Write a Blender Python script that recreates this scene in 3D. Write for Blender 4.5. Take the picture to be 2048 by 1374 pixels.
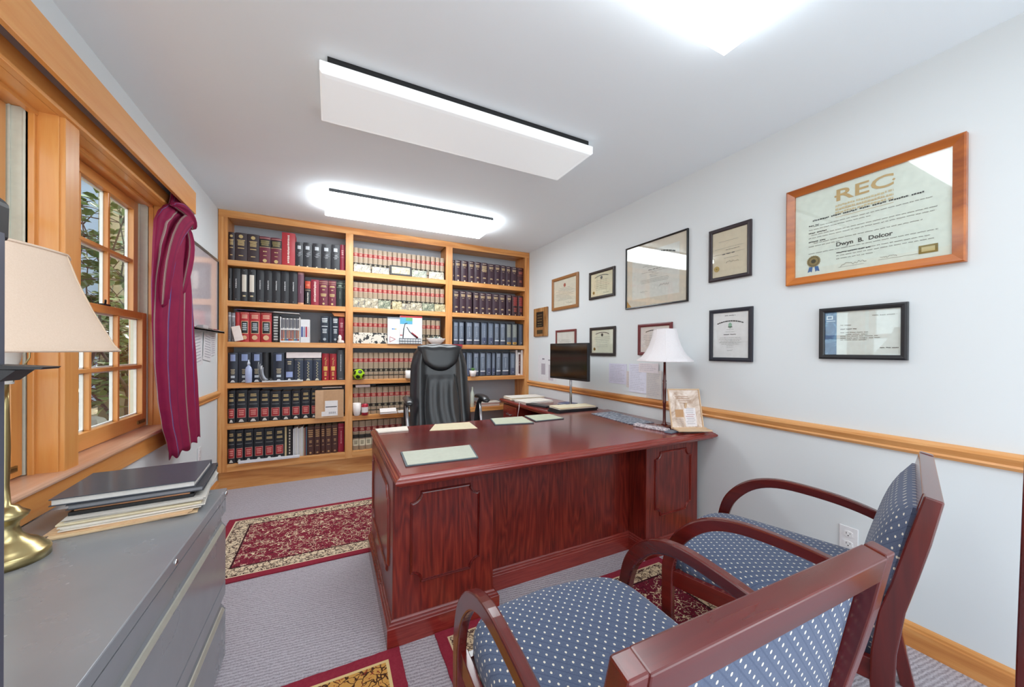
import bpy, bmesh, math, random
from mathutils import Vector, Matrix
random.seed(7)
for _o in list(bpy.data.objects): bpy.data.objects.remove(_o)
S = bpy.context.scene
COL = S.collection
PI = math.pi

# ------------------------------------------------------------------ camera, world, sun, exposure
ROOM_L, ROOM_R, CEIL = -0.895, 2.258, 2.511      # left wall, right wall, ceiling height (m)
FACE = 4.05                                       # front face of the bookcase
BACK = 4.36                                       # back wall
FRONT = -0.9                                      # where the room is left open behind the camera
def add_camera():
    yaw, pitch, roll = 0.4621, 0.0021, 0.0056
    cy, sy = math.cos(-yaw), math.sin(-yaw)
    Ry = Matrix(((cy, 0, sy), (0, 1, 0), (-sy, 0, cy)))
    cp, sp = math.cos(pitch), math.sin(pitch)
    Rx = Matrix(((1, 0, 0), (0, cp, -sp), (0, sp, cp)))
    cr, sr = math.cos(roll), math.sin(roll)
    Rz = Matrix(((cr, -sr, 0), (sr, cr, 0), (0, 0, 1)))
    R = Rz @ Rx @ Ry
    w = lambda r: Vector((r[0], r[2], -r[1]))
    right, down, fwd = w(R[0]), w(R[1]), w(R[2])
    M = Matrix((right, -down, -fwd)).transposed().to_4x4()
    M.translation = Vector((0, 0, 1.2658))
    cd = bpy.data.cameras.new('camera'); co = bpy.data.objects.new('camera', cd)
    COL.objects.link(co); co.matrix_world = M
    cd.sensor_fit = 'HORIZONTAL'; cd.sensor_width = 36.0
    cd.lens = 729.51 / 2048 * 36.0
    cd.shift_y = 16.52 / 2048
    cd.clip_start = 0.03
    S.camera = co
add_camera()

W = bpy.data.worlds.new('sky'); S.world = W; W.use_nodes = True
_bg = W.node_tree.nodes['Background']
_bg.inputs[0].default_value = (0.86, 0.94, 1.0, 1); _bg.inputs[1].default_value = 0.78
_s = bpy.data.lights.new('sun', 'SUN'); _s.energy = 3.2; _s.angle = 0.02; _s.color = (1, 0.95, 0.86)
_so = bpy.data.objects.new('sun', _s); COL.objects.link(_so)
_so.rotation_euler = Vector((0.25, 1.0, 0.95)).to_track_quat('Z', 'Y').to_euler()
S.view_settings.view_transform = 'Standard'; S.view_settings.look = 'None'
S.view_settings.exposure = 1.95; S.view_settings.gamma = 1.0; S.view_settings.use_curve_mapping = False

# ------------------------------------------------------------------ object helpers
def tag(o, label=None, cat=None, group=None, kind=None):
    if label: o['label'] = label
    if cat: o['category'] = cat
    if group: o['group'] = group
    if kind: o['kind'] = kind
    return o
def thing(name, label, cat, loc=(0, 0, 0), rz=0.0, group=None):
    o = bpy.data.objects.new(name, None); COL.objects.link(o)
    o.location = loc; o.rotation_euler = (0, 0, rz); o.empty_display_size = 0.05
    return tag(o, label, cat, group)

class MB:
    """collects faces, each with a material; build() links them as one mesh object"""
    def __init__(s): s.v = []; s.f = []; s.m = []; s.mats = []; s.sm = []; s.uv = {}
    def mi(s, m):
        if m not in s.mats: s.mats.append(m)
        return s.mats.index(m)
    def add(s, vs, fs, m, smooth=False):
        b = len(s.v); s.v += [tuple(p) for p in vs]
        k = s.mi(m)
        for f in fs: s.f.append(tuple(b + i for i in f)); s.m.append(k); s.sm.append(smooth)
        return b
    def box(s, x0, x1, y0, y1, z0, z1, m):
        s.add([(x0,y0,z0),(x1,y0,z0),(x1,y1,z0),(x0,y1,z0),(x0,y0,z1),(x1,y0,z1),(x1,y1,z1),(x0,y1,z1)],
              [(0,3,2,1),(4,5,6,7),(0,1,5,4),(1,2,6,5),(2,3,7,6),(3,0,4,7)], m); return s
    def obox(s, c, size, R, m):
        hx, hy, hz = [a / 2 for a in size]
        vs = [Vector(c) + R @ Vector(p) for p in ((-hx,-hy,-hz),(hx,-hy,-hz),(hx,hy,-hz),(-hx,hy,-hz),(-hx,-hy,hz),(hx,-hy,hz),(hx,hy,hz),(-hx,hy,hz))]
        s.add(vs, [(0,3,2,1),(4,5,6,7),(0,1,5,4),(1,2,6,5),(2,3,7,6),(3,0,4,7)], m); return s
    def rings(s, rs, m, smooth=False, cap0=True, cap1=True):
        n = len(rs[0]); vs = [p for r in rs for p in r]; fs = []
        for i in range(len(rs) - 1):
            for j in range(n):
                k = (j + 1) % n
                fs.append((i*n+j, i*n+k, (i+1)*n+k, (i+1)*n+j))
        if cap0: fs.append(tuple(range(n))[::-1])
        if cap1: fs.append(tuple((len(rs)-1)*n + j for j in range(n)))
        s.add(vs, fs, m, smooth); return s
    def slab(s, x0, x1, y0, y1, prof, m):
        """stack of rectangles: prof = [(inset, z), ...] from bottom to top"""
        s.rings([[(x0+i,y0+i,z),(x1-i,y0+i,z),(x1-i,y1-i,z),(x0+i,y1-i,z)] for i, z in prof], m); return s
    def lathe(s, prof, m, n=28, c=(0,0,0), smooth=True, cap0=True, cap1=True, sx=1, sy=1):
        s.rings([[(c[0]+r*sx*math.cos(2*PI*j/n), c[1]+r*sy*math.sin(2*PI*j/n), c[2]+z) for j in range(n)] for r, z in prof], m, smooth, cap0, cap1); return s
    def tube(s, pts, r, m, n=8, smooth=True, up=None):
        pts = [Vector(p) for p in pts]; rs = []
        rr = r if isinstance(r, (list, tuple)) else [r] * len(pts)
        ref = Vector(up) if up else Vector((0.13, 0.27, 1)).normalized()
        for i, p in enumerate(pts):
            t = (pts[min(i+1, len(pts)-1)] - pts[max(i-1, 0)]).normalized()
            a = t.cross(ref)
            if a.length < 1e-4: a = t.cross(Vector((1, 0, 0)))
            a.normalize(); b = t.cross(a).normalized()
            rs.append([p + a*rr[i]*math.cos(2*PI*j/n) + b*rr[i]*math.sin(2*PI*j/n) for j in range(n)])
        s.rings(rs, m, smooth); return s
    def sweep(s, pts, prof, m, normal, closed=False, smooth=False):
        """sweep a 2D profile [(a, b)] along pts lying in the plane with this normal; a = sideways in plane, b = along normal; mitred"""
        pts = [Vector(p) for p in pts]; nrm = Vector(normal).normalized(); n = len(pts); rs = []
        for i in range(n):
            if closed: d0 = (pts[i]-pts[i-1]).normalized(); d1 = (pts[(i+1) % n]-pts[i]).normalized()
            else:
                d1 = (pts[min(i+1, n-1)]-pts[min(i, n-2)]).normalized(); d0 = (pts[max(i, 1)]-pts[max(i-1, 0)]).normalized()
            s0 = d0.cross(nrm); s1 = d1.cross(nrm); side = (s0 + s1)
            side = side / max(0.3, side.length_squared / 2) if side.length > 1e-6 else s0
            rs.append([pts[i] + side*a + nrm*b for a, b in prof])
        if closed:
            k = len(prof); vs = [p for r in rs for p in r]; fs = []
            for i in range(n):
                i2 = (i+1) % n
                for j in range(k):
                    j2 = (j+1) % k; fs.append((i*k+j, i*k+j2, i2*k+j2, i2*k+j))
            s.add(vs, fs, m, smooth)
        else: s.rings(rs, m, smooth)
        return s
    def prism(s, poly, y0, y1, m, axis='y', smooth=False):
        """poly in (x,z) extruded along y; axis 'x': poly in (y,z) extruded along x; 'z': poly in (x,y)"""
        f = {'y': lambda p, t: (p[0], t, p[1]), 'x': lambda p, t: (t, p[0], p[1]), 'z': lambda p, t: (p[0], p[1], t)}[axis]
        s.rings([[f(p, y0) for p in poly], [f(p, y1) for p in poly]], m, smooth); return s
    def build(s, name, parent=None, origin=None, bevel=0.0, seg=2, subsurf=0, recalc=True, auto=None):
        if origin is None:
            if parent is not None: origin = (0, 0, 0)
            else:
                xs, ys, zs = zip(*s.v); origin = ((min(xs)+max(xs))/2, (min(ys)+max(ys))/2, min(zs))
        elif origin == 'world': origin = tuple(parent.location)
        me = bpy.data.meshes.new(name)
        me.from_pydata([(x-origin[0], y-origin[1], z-origin[2]) for x, y, z in s.v], [], s.f)
        for m in s.mats: me.materials.append(m)
        me.polygons.foreach_set('material_index', s.m); me.polygons.foreach_set('use_smooth', s.sm)
        if recalc:
            bm = bmesh.new(); bm.from_mesh(me); bmesh.ops.recalc_face_normals(bm, faces=bm.faces); bm.to_mesh(me); bm.free()
        me.update()
        o = bpy.data.objects.new(name, me); COL.objects.link(o)
        if parent is None: o.location = origin
        else: o.parent = parent
        if bevel:
            b = o.modifiers.new('bevel', 'BEVEL'); b.width = bevel; b.segments = seg; b.limit_method = 'ANGLE'; b.angle_limit = 0.7
        if subsurf:
            u = o.modifiers.new('subsurf', 'SUBSURF'); u.levels = subsurf; u.render_levels = subsurf
        return o
def copy_tree(root, loc, rz=None, label=None, group=None):
    r = root.copy(); COL.objects.link(r); r.location = loc
    if rz is not None: r.rotation_euler = (0, 0, rz)
    if label: r['label'] = label
    if group: r['group'] = group
    for ch in list(root.children):
        c = ch.copy(); COL.objects.link(c); c.parent = r
        for g in list(ch.children):
            d = g.copy(); COL.objects.link(d); d.parent = c
    return r

# ------------------------------------------------------------------ materials
def lin(h):
    if isinstance(h, str):
        h = h.lstrip('#'); c = [int(h[i:i+2], 16)/255 for i in (0, 2, 4)]
    else: c = [x/255 for x in h]
    return tuple(((x+0.055)/1.055)**2.4 if x > 0.04045 else x/12.92 for x in c) + (1,)
class NT:
    def __init__(s, name):
        s.mat = bpy.data.materials.new(name); s.mat.use_nodes = True; s.t = s.mat.node_tree
        s.b = s.t.nodes['Principled BSDF']; s.out = s.t.nodes['Material Output']
    def n(s, typ, ins=None, **kw):
        x = s.t.nodes.new(typ)
        for k, v in kw.items(): setattr(x, k, v)
        for k, v in (ins or {}).items():
            if isinstance(v, bpy.types.NodeSocket): s.t.links.new(v, x.inputs[k])
            else: x.inputs[k].default_value = v
        return x
    def m(s, op, a, b=0.0, c=0.0, clamp=False):
        return s.n('ShaderNodeMath', {0: a, 1: b, 2: c}, operation=op, use_clamp=clamp).outputs[0]
    def mix(s, f, a, b):
        x = s.n('ShaderNodeMix', data_type='RGBA')
        for k, v in ((0, f), (6, a), (7, b)):
            if isinstance(v, bpy.types.NodeSocket): s.t.links.new(v, x.inputs[k])
            else: x.inputs[k].default_value = v
        return x.outputs[2]
    def obj(s): return s.n('ShaderNodeTexCoord').outputs['Object']
    def xyz(s, v):
        x = s.n('ShaderNodeSeparateXYZ', {0: v}); return x.outputs
    def map(s, v, scale=(1,1,1), loc=(0,0,0), rot=(0,0,0)):
        return s.n('ShaderNodeMapping', {0: v, 1: loc, 2: rot, 3: scale}).outputs[0]
    def noise(s, v, scale=5, detail=3, rough=0.5, dist=0.0):
        return s.n('ShaderNodeTexNoise', {'Vector': v, 'Scale': scale, 'Detail': detail, 'Roughness': rough, 'Distortion': dist}).outputs[0]
    def ramp(s, f, stops, interp='LINEAR'):
        r = s.n('ShaderNodeValToRGB', {0: f}); e = r.color_ramp; e.interpolation = interp
        while len(e.elements) < len(stops): e.elements.new(0.5)
        for el, (p, c) in zip(e.elements, stops): el.position = p; el.color = c
        return r.outputs[0]
    def bump(s, h, strength=0.2, dist=0.005):
        s.t.links.new(s.n('ShaderNodeBump', {'Height': h, 'Strength': strength, 'Distance': dist}).outputs[0], s.b.inputs['Normal'])
    def set(s, color=None, rough=None, metal=None, coat=None, coat_r=0.1, spec=None, emit=None, es=0.0, sheen=None):
        def put(k, v):
            if isinstance(v, bpy.types.NodeSocket): s.t.links.new(v, s.b.inputs[k])
            else: s.b.inputs[k].default_value = v
        if color is not None: put('Base Color', color)
        if rough is not None: put('Roughness', rough)
        if metal is not None: put('Metallic', metal)
        if coat is not None: put('Coat Weight', coat); put('Coat Roughness', coat_r)
        if spec is not None: put('Specular IOR Level', spec)
        if emit is not None: put('Emission Color', emit); put('Emission Strength', es)
        if sheen is not None: put('Sheen Weight', sheen)
        return s.mat
_mc = {}
def M(h, rough=0.6, metal=0.0, coat=None, spec=None, var=0.06):
    """painted, printed or moulded surface: base colour with a faint procedural mottle"""
    key = (h, rough, metal, coat, spec)
    if key in _mc: return _mc[key]
    t = NT('surface_' + (h if isinstance(h, str) else '_'.join(map(str, h))).strip('#'))
    c = lin(h); d = tuple(x*(1-var*2) for x in c[:3]) + (1,)
    f = t.noise(t.obj(), 40, 2)
    _mc[key] = t.set(t.mix(f, d, tuple(min(1, x*(1+var)) for x in c[:3]) + (1,)), rough, metal, coat, spec=spec)
    return _mc[key]
def wood(name, cols, axis='z', fine=60, rough=0.4, coat=0.2, rings=3.0, dist=1.2):
    t = NT(name); v = t.obj()
    k = {'x': (0.07, 1, 1), 'y': (1, 0.07, 1), 'z': (1, 1, 0.07)}[axis]
    v1 = t.map(v, k)
    a = t.noise(v1, fine, 4, 0.6, 0.3)
    b = t.noise(v1, rings*2.2, 3, 0.55, dist)
    w = t.m('FRACT', t.m('MULTIPLY', b, rings*2.0))
    w = t.m('ABSOLUTE', t.m('SUBTRACT', w, 0.5)); w = t.m('MULTIPLY', w, 2.0)
    f = t.m('ADD', t.m('MULTIPLY', a, 0.55), t.m('MULTIPLY', w, 0.45))
    c = t.ramp(f, [(0.25, lin(cols[0])), (0.5, lin(cols[1])), (0.75, lin(cols[2]))])
    t.bump(a, 0.08, 0.002)
    return t.set(c, rough, coat=coat, coat_r=0.15)
OAK = {a: wood('oak_'+a, ('#c27a3e', '#d6924f', '#e0a568'), a, 80, 0.45, 0.15, 2.2) for a in 'xyz'}
FIR = {a: wood('fir_'+a, ('#c67a34', '#d88d44', '#e09e58'), a, 50, 0.35, 0.3, 1.0, 0.6) for a in 'xyz'}
MAHD = {a: wood('mahogany_'+a, ('#450e0d', '#6b1c18', '#8a3128'), a, 120, 0.24, 0.5, 0.9, 0.4) for a in 'xyz'}
CHERRY = {a: wood('cherry_'+a, ('#2e0808', '#4a0f0c', '#641711'), a, 30, 0.25, 0.55, 0.9, 0.5) for a in 'xyz'}
CERTW = wood('cherry_frame', ('#9a4d16', '#b8641f', '#c9762c'), 'x', 30, 0.35, 0.3, 1.5)

def wall_mat(name, h, rough=0.75):
    t = NT(name); f = t.noise(t.obj(), 1.3, 3); c = lin(h)
    g = t.noise(t.obj(), 250, 2); t.bump(g, 0.05, 0.001)
    return t.set(t.mix(f, tuple(x*0.97 for x in c[:3])+(1,), c), rough)
WALL = wall_mat('white_wall_paint', '#dfe4e6')
CEILM = wall_mat('grey_white_ceiling_paint', '#f1f8fd', 0.9)
CASEBACK = wall_mat('blue_grey_backing_paint', '#a9aeb6')

def carpet():
    t = NT('lavender_grey_carpet'); v = t.obj(); x, y, z = t.xyz(v)
    n1 = t.noise(v, 3, 3); n2 = t.noise(v, 160, 3, 0.7)
    row = t.m('SINE', t.m('ADD', t.m('MULTIPLY', t.m('ADD', y, t.m('MULTIPLY', x, 0.12)), 400.0), t.m('MULTIPLY', t.noise(v, 60, 2), 6.0)))
    row = t.m('MULTIPLY_ADD', row, 0.5, 0.5)
    f = t.m('ADD', t.m('MULTIPLY', row, 0.24), t.m('MULTIPLY', n2, 0.76))
    c = t.ramp(f, [(0.25, lin('#777076')), (0.47, lin('#aea7ae')), (0.7, lin('#cdc8cf'))])
    c = t.mix(t.m('MULTIPLY', n1, 0.35), c, lin('#a59aa2'))
    t.bump(f, 0.6, 0.006)
    return t.set(c, 0.95, spec=0.1, sheen=0.2)
CARPET = carpet()

def rug_mat(name, hx, hy, field, cream, dark, bw=0.085, gold=False):
    """woven rug in local coordinates, half sizes hx, hy: plain border, patterned band, floral field"""
    t = NT(name); v = t.obj(); x, y, z = t.xyz(v)
    dx = t.m('SUBTRACT', hx, t.m('ABSOLUTE', x)); dy = t.m('SUBTRACT', hy, t.m('ABSOLUTE', y))
    d = t.m('MINIMUM', dx, dy)
    wv = t.map(v, (1, 1, 0))
    def vor(sc, off=0.0, feat='F1'):
        return t.n('ShaderNodeTexVoronoi', {'Vector': t.map(wv, (1,1,1), (off, off, 0)), 'Scale': sc, 'Randomness': 0.9}, feature=feat).outputs[0]
    warp = t.n('ShaderNodeMix', {0: 0.06, 4: wv, 5: t.n('ShaderNodeTexNoise', {'Vector': wv, 'Scale': 18.0, 'Detail': 2.0}).outputs[1]}, data_type='VECTOR').outputs[1]
    def vorw(sc, off=0.0):
        return t.n('ShaderNodeTexVoronoi', {'Vector': t.map(warp, (1,1,1), (off, off, 0)), 'Scale': sc}, feature='DISTANCE_TO_EDGE').outputs[0]
    n = t.noise(warp, 50, 3, 0.6, 1.2); n2 = t.noise(warp, 30, 2, 0.5, 3.0)
    c = lin(field)
    motif = t.m('LESS_THAN', vorw(34 if not gold else 26), 0.035 if not gold else 0.05)
    fl = t.m('GREATER_THAN', n, 0.615); dk = t.m('GREATER_THAN', n2, 0.62)
    col = t.mix(dk, c, lin(dark))
    col = t.mix(t.m('MULTIPLY', motif, t.m('GREATER_THAN', t.noise(wv, 14, 2), 0.48)), col, lin(cream))
    col = t.mix(fl, col, lin(cream))
    # patterned band
    along = t.m('ADD', x, y)
    zig = t.m('GREATER_THAN', t.m('SINE', t.m('ADD', t.m('MULTIPLY', t.m('ADD', x, t.m('MULTIPLY', y, -0.9)), 110.0), t.m('MULTIPLY', n, 26.0))), 0.25)
    band = t.mix(t.m('MAXIMUM', t.m('MULTIPLY', zig, t.m('GREATER_THAN', n2, 0.5)), t.m('MULTIPLY', t.m('LESS_THAN', vorw(24, 1.0), 0.05), 0.8)), lin(cream), lin(dark))
    line = lambda a, b: t.m('MULTIPLY', t.m('GREATER_THAN', d, a), t.m('LESS_THAN', d, b))
    e = 0.045
    if gold:
        col = t.mix(t.m('LESS_THAN', vorw(34, 3.0), 0.06), lin('#cf9a52'), lin(dark))
        col = t.mix(fl, col, lin('#8c3a2e')); e = 0.05
        col = t.mix(line(e, e+0.012), col, lin(cream))
    else:
        col = t.mix(line(e, e+bw), col, band)
        col = t.mix(line(e+bw, e+bw+0.010), col, lin(dark))
        col = t.mix(line(e, e+0.008), col, lin(cream))
        col = t.mix(line(e+0.008, e+0.026), col, t.mix(zig, lin(dark), lin(cream)))
    col = t.mix(t.m('LESS_THAN', d, e), col, t.mix(t.noise(v, 90, 2), lin('#842436'), lin('#9c3846')))
    t.bump(t.noise(v, 260, 2), 0.4, 0.003)
    return t.set(col, 0.95, spec=0.1)

def dots(name, mode):
    t = NT(name); v = t.obj(); x, y, z = t.xyz(v)
    if mode == 'seat': a, b = t.m('ADD', x, z), t.m('SUBTRACT', y, z)
    else: a, b = t.m('ADD', x, t.m('MULTIPLY', y, 0.3)), z
    s = 1/0.033
    A = t.m('MULTIPLY', a, s); B = t.m('MULTIPLY', b, s)
    def lat(o1, o2):
        fa = t.m('SUBTRACT', t.m('FRACT', t.m('ADD', A, 50+o1)), 0.5); fb = t.m('SUBTRACT', t.m('FRACT', t.m('ADD', B, 50+o2)), 0.5)
        d = t.m('ADD', t.m('POWER', t.m('MULTIPLY', fa, 1.3), 2), t.m('POWER', fb, 2))
        return t.m('LESS_THAN', d, 0.0125)
    m = t.m('MAXIMUM', lat(0, 0), lat(0.5, 0.5))
    l1 = t.m('LESS_THAN', t.m('FRACT', t.m('ADD', t.m('MULTIPLY', t.m('ADD', A, B), 1.0), 50.5)), 0.12)
    l2 = t.m('LESS_THAN', t.m('FRACT', t.m('MULTIPLY', A, 6.0)), 0.35)
    base = t.mix(t.noise(v, 300, 2), lin('#465068'), lin('#616d84'))
    base = t.mix(t.m('MULTIPLY', l1, 0.5), base, lin('#36445f'))
    base = t.mix(t.m('MULTIPLY', l2, 0.28), base, lin('#46557b'))
    t.bump(t.noise(v, 400, 2), 0.3, 0.001)
    return t.set(t.mix(m, base, lin('#e2dccb')), 0.85, spec=0.2, sheen=0.15)
FAB_SEAT = dots('dotted_blue_seat_fabric', 'seat'); FAB_BACK = dots('dotted_blue_back_fabric', 'back')

def leather():
    t = NT('black_leather'); v = t.obj()
    t.bump(t.n('ShaderNodeTexVoronoi', {'Vector': v, 'Scale': 260.0}).outputs[0], 0.15, 0.001)
    return t.set(t.mix(t.noise(v, 6, 3), lin('#1c1d1f'), lin('#2a2b2e')), 0.3, spec=0.6)
LEATHER = leather()
def striped_cloth():
    t = NT('wine_striped_curtain_cloth'); uv = t.n('ShaderNodeTexCoord').outputs['UV']; x, y, z = t.xyz(uv)
    u = t.m('FRACT', t.m('MULTIPLY', x, 4.0))
    L = lambda a, b: t.m('MULTIPLY', t.m('GREATER_THAN', u, a), t.m('LESS_THAN', u, b))
    col = t.mix(t.noise(t.obj(), 12, 2), lin('#7c1743'), lin('#942648'))
    col = t.mix(L(0.10, 0.125), col, lin('#a79c94')); col = t.mix(L(0.135, 0.145), col, lin('#b5ac9f')); col = t.mix(L(0.155, 0.17), col, lin('#857c74'))
    col = t.mix(L(0.60, 0.62), col, lin('#4f5590')); col = t.mix(L(0.63, 0.636), col, lin('#a79eb0'))
    col = t.mix(L(0.36, 0.39), col, lin('#7c2346'))
    t.bump(t.noise(t.obj(), 350, 2), 0.2, 0.001)
    return t.set(col, 0.8, spec=0.15)
CLOTH = striped_cloth()
def glass_mat(name='window_glass', rmin=0.04):
    t = NT(name)
    fa = t.n('ShaderNodeLayerWeight', {'Blend': 0.5}).outputs['Facing']; fr = t.m('MULTIPLY_ADD', t.m('POWER', fa, 5.0), 0.6, rmin)
    tr = t.n('ShaderNodeBsdfTransparent', {0: (0.97, 0.99, 0.98, 1)}); gl = t.n('ShaderNodeBsdfGlossy', {0: (1, 1, 1, 1), 'Roughness': 0.02})
    mx = t.n('ShaderNodeMixShader', {0: fr, 1: tr.outputs[0], 2: gl.outputs[0]})
    t.t.links.new(mx.outputs[0], t.out.inputs[0]); return t.mat
GLASS = glass_mat()
def lens(name, s):
    t = NT(name); f = t.noise(t.obj(), 3, 2)
    return t.set(lin('#e6e6e6'), 0.35, emit=t.mix(f, (0.88, 0.95, 1.0, 1), (0.92, 0.98, 1, 1)), es=s)
def brushed(name, c0, c1, rough, metal=1.0):
    t = NT(name); v = t.obj(); f = t.noise(t.map(v, (1, 1, 0.2)), 12, 4)
    return t.set(t.mix(f, lin(c0), lin(c1)), rough, metal)
BRASS = brushed('antique_brass', '#9c8a5a', '#c8b98a', 0.28)
STEEL = brushed('steel', '#a8a8ac', '#cfcfd3', 0.3)
CHROME = brushed('chrome', '#d0d0d4', '#eeeeee', 0.12)
def cabinet_paint():
    t = NT('charcoal_cabinet_enamel'); v = t.obj(); f = t.noise(v, 5, 4)
    sc = t.m('GREATER_THAN', t.noise(t.map(v, (3, 40, 1), rot=(0, 0, 0.6)), 3, 3), 0.82)
    c = t.mix(f, lin('#84888e'), lin('#95989d')); c = t.mix(t.m('MULTIPLY', sc, 0.12), c, lin('#a5a6a8'))
    return t.set(c, t.m('MULTIPLY_ADD', f, 0.12, 0.2), 0.15, spec=0.6)
CABP = cabinet_paint()
BLK = M('#1c1d20', 0.5); BLKG = M('#141416', 0.25); WHITE = M('#ecebe9', 0.5); PAPER = M('#ece6dc', 0.8); CREAM = M('#e8dcbd', 0.8); MANILA = M('#e6c9a0', 0.8)
GOLD = M('#cdb27a', 0.4, 0.3); INK = M('#35353a', 0.8); PAGES = M('#ddd5c4', 0.85)

# ------------------------------------------------------------------ room shell
def struct(o): o['kind'] = 'structure'; return o
def room():
    m = MB(); m.box(ROOM_L-0.16, ROOM_R+0.16, FRONT, BACK+0.12, -0.12, 0, CARPET); struct(m.build('floor', origin=(0, 0, 0)))
    m = MB(); m.box(ROOM_L-0.16, ROOM_R+0.16, FRONT, BACK+0.12, CEIL, CEIL+0.12, CEILM); struct(m.build('ceiling', origin=(0, 0, CEIL)))
    m = MB(); m.box(ROOM_R, ROOM_R+0.14, FRONT, BACK+0.12, 0, CEIL, WALL); struct(m.build('wall_right', origin=(0, 0, 0)))
    m = MB(); m.box(ROOM_L-0.16, ROOM_R, BACK, BACK+0.12, 0, CEIL, WALL); struct(m.build('wall_back', origin=(0, 0, 0)))
    m = MB()   # left wall with one wide opening y -0.2 .. 2.907, z 0.80 .. 2.131
    X0 = ROOM_L-0.16
    m.box(X0, ROOM_L, FRONT, BACK, 0, 0.79, WALL); m.box(X0, ROOM_L, FRONT, BACK, 2.131, CEIL, WALL)
    m.box(X0, ROOM_L, FRONT, -0.2, 0.79, 2.131, WALL); m.box(X0, ROOM_L, 2.907, BACK, 0.79, 2.131, WALL)
    struct(m.build('wall_left', origin=(0, 0, 0)))
    # chair rail
    prof = [(0, 0), (0.012, 0), (0.016, 0.006), (0.020, 0.012), (0.016, 0.02), (0.022, 0.032), (0.028, 0.044), (0.026, 0.054), (0.014, 0.060), (0, 0.064)]
    m = MB(); m.rings([[(ROOM_R-a, y, 0.834+b) for a, b in prof] for y in (FRONT, FACE)], OAK['y']); struct(m.build('trim_1', origin=(0, 0, 0)))
    m = MB(); m.rings([[(ROOM_L+a, y, 0.834+b) for a, b in prof] for y in (2.99, FACE)], OAK['y']); struct(m.build('trim_2', origin=(0, 0, 0)))
    bp = [(0, 0), (0.016, 0), (0.016, 0.078), (0.012, 0.084), (0.011, 0.092), (0.006, 0.10), (0, 0.104)]
    m = MB(); m.rings([[(ROOM_R-a, y, b) for a, b in bp] for y in (FRONT, FACE)], OAK['y']); struct(m.build('baseboard_right', origin=(0, 0, 0)))
    m = MB(); m.rings([[(ROOM_L+a, y, b) for a, b in bp] for y in (FRONT, FACE)], OAK['y']); struct(m.build('baseboard_left', origin=(0, 0, 0)))
room()

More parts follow.
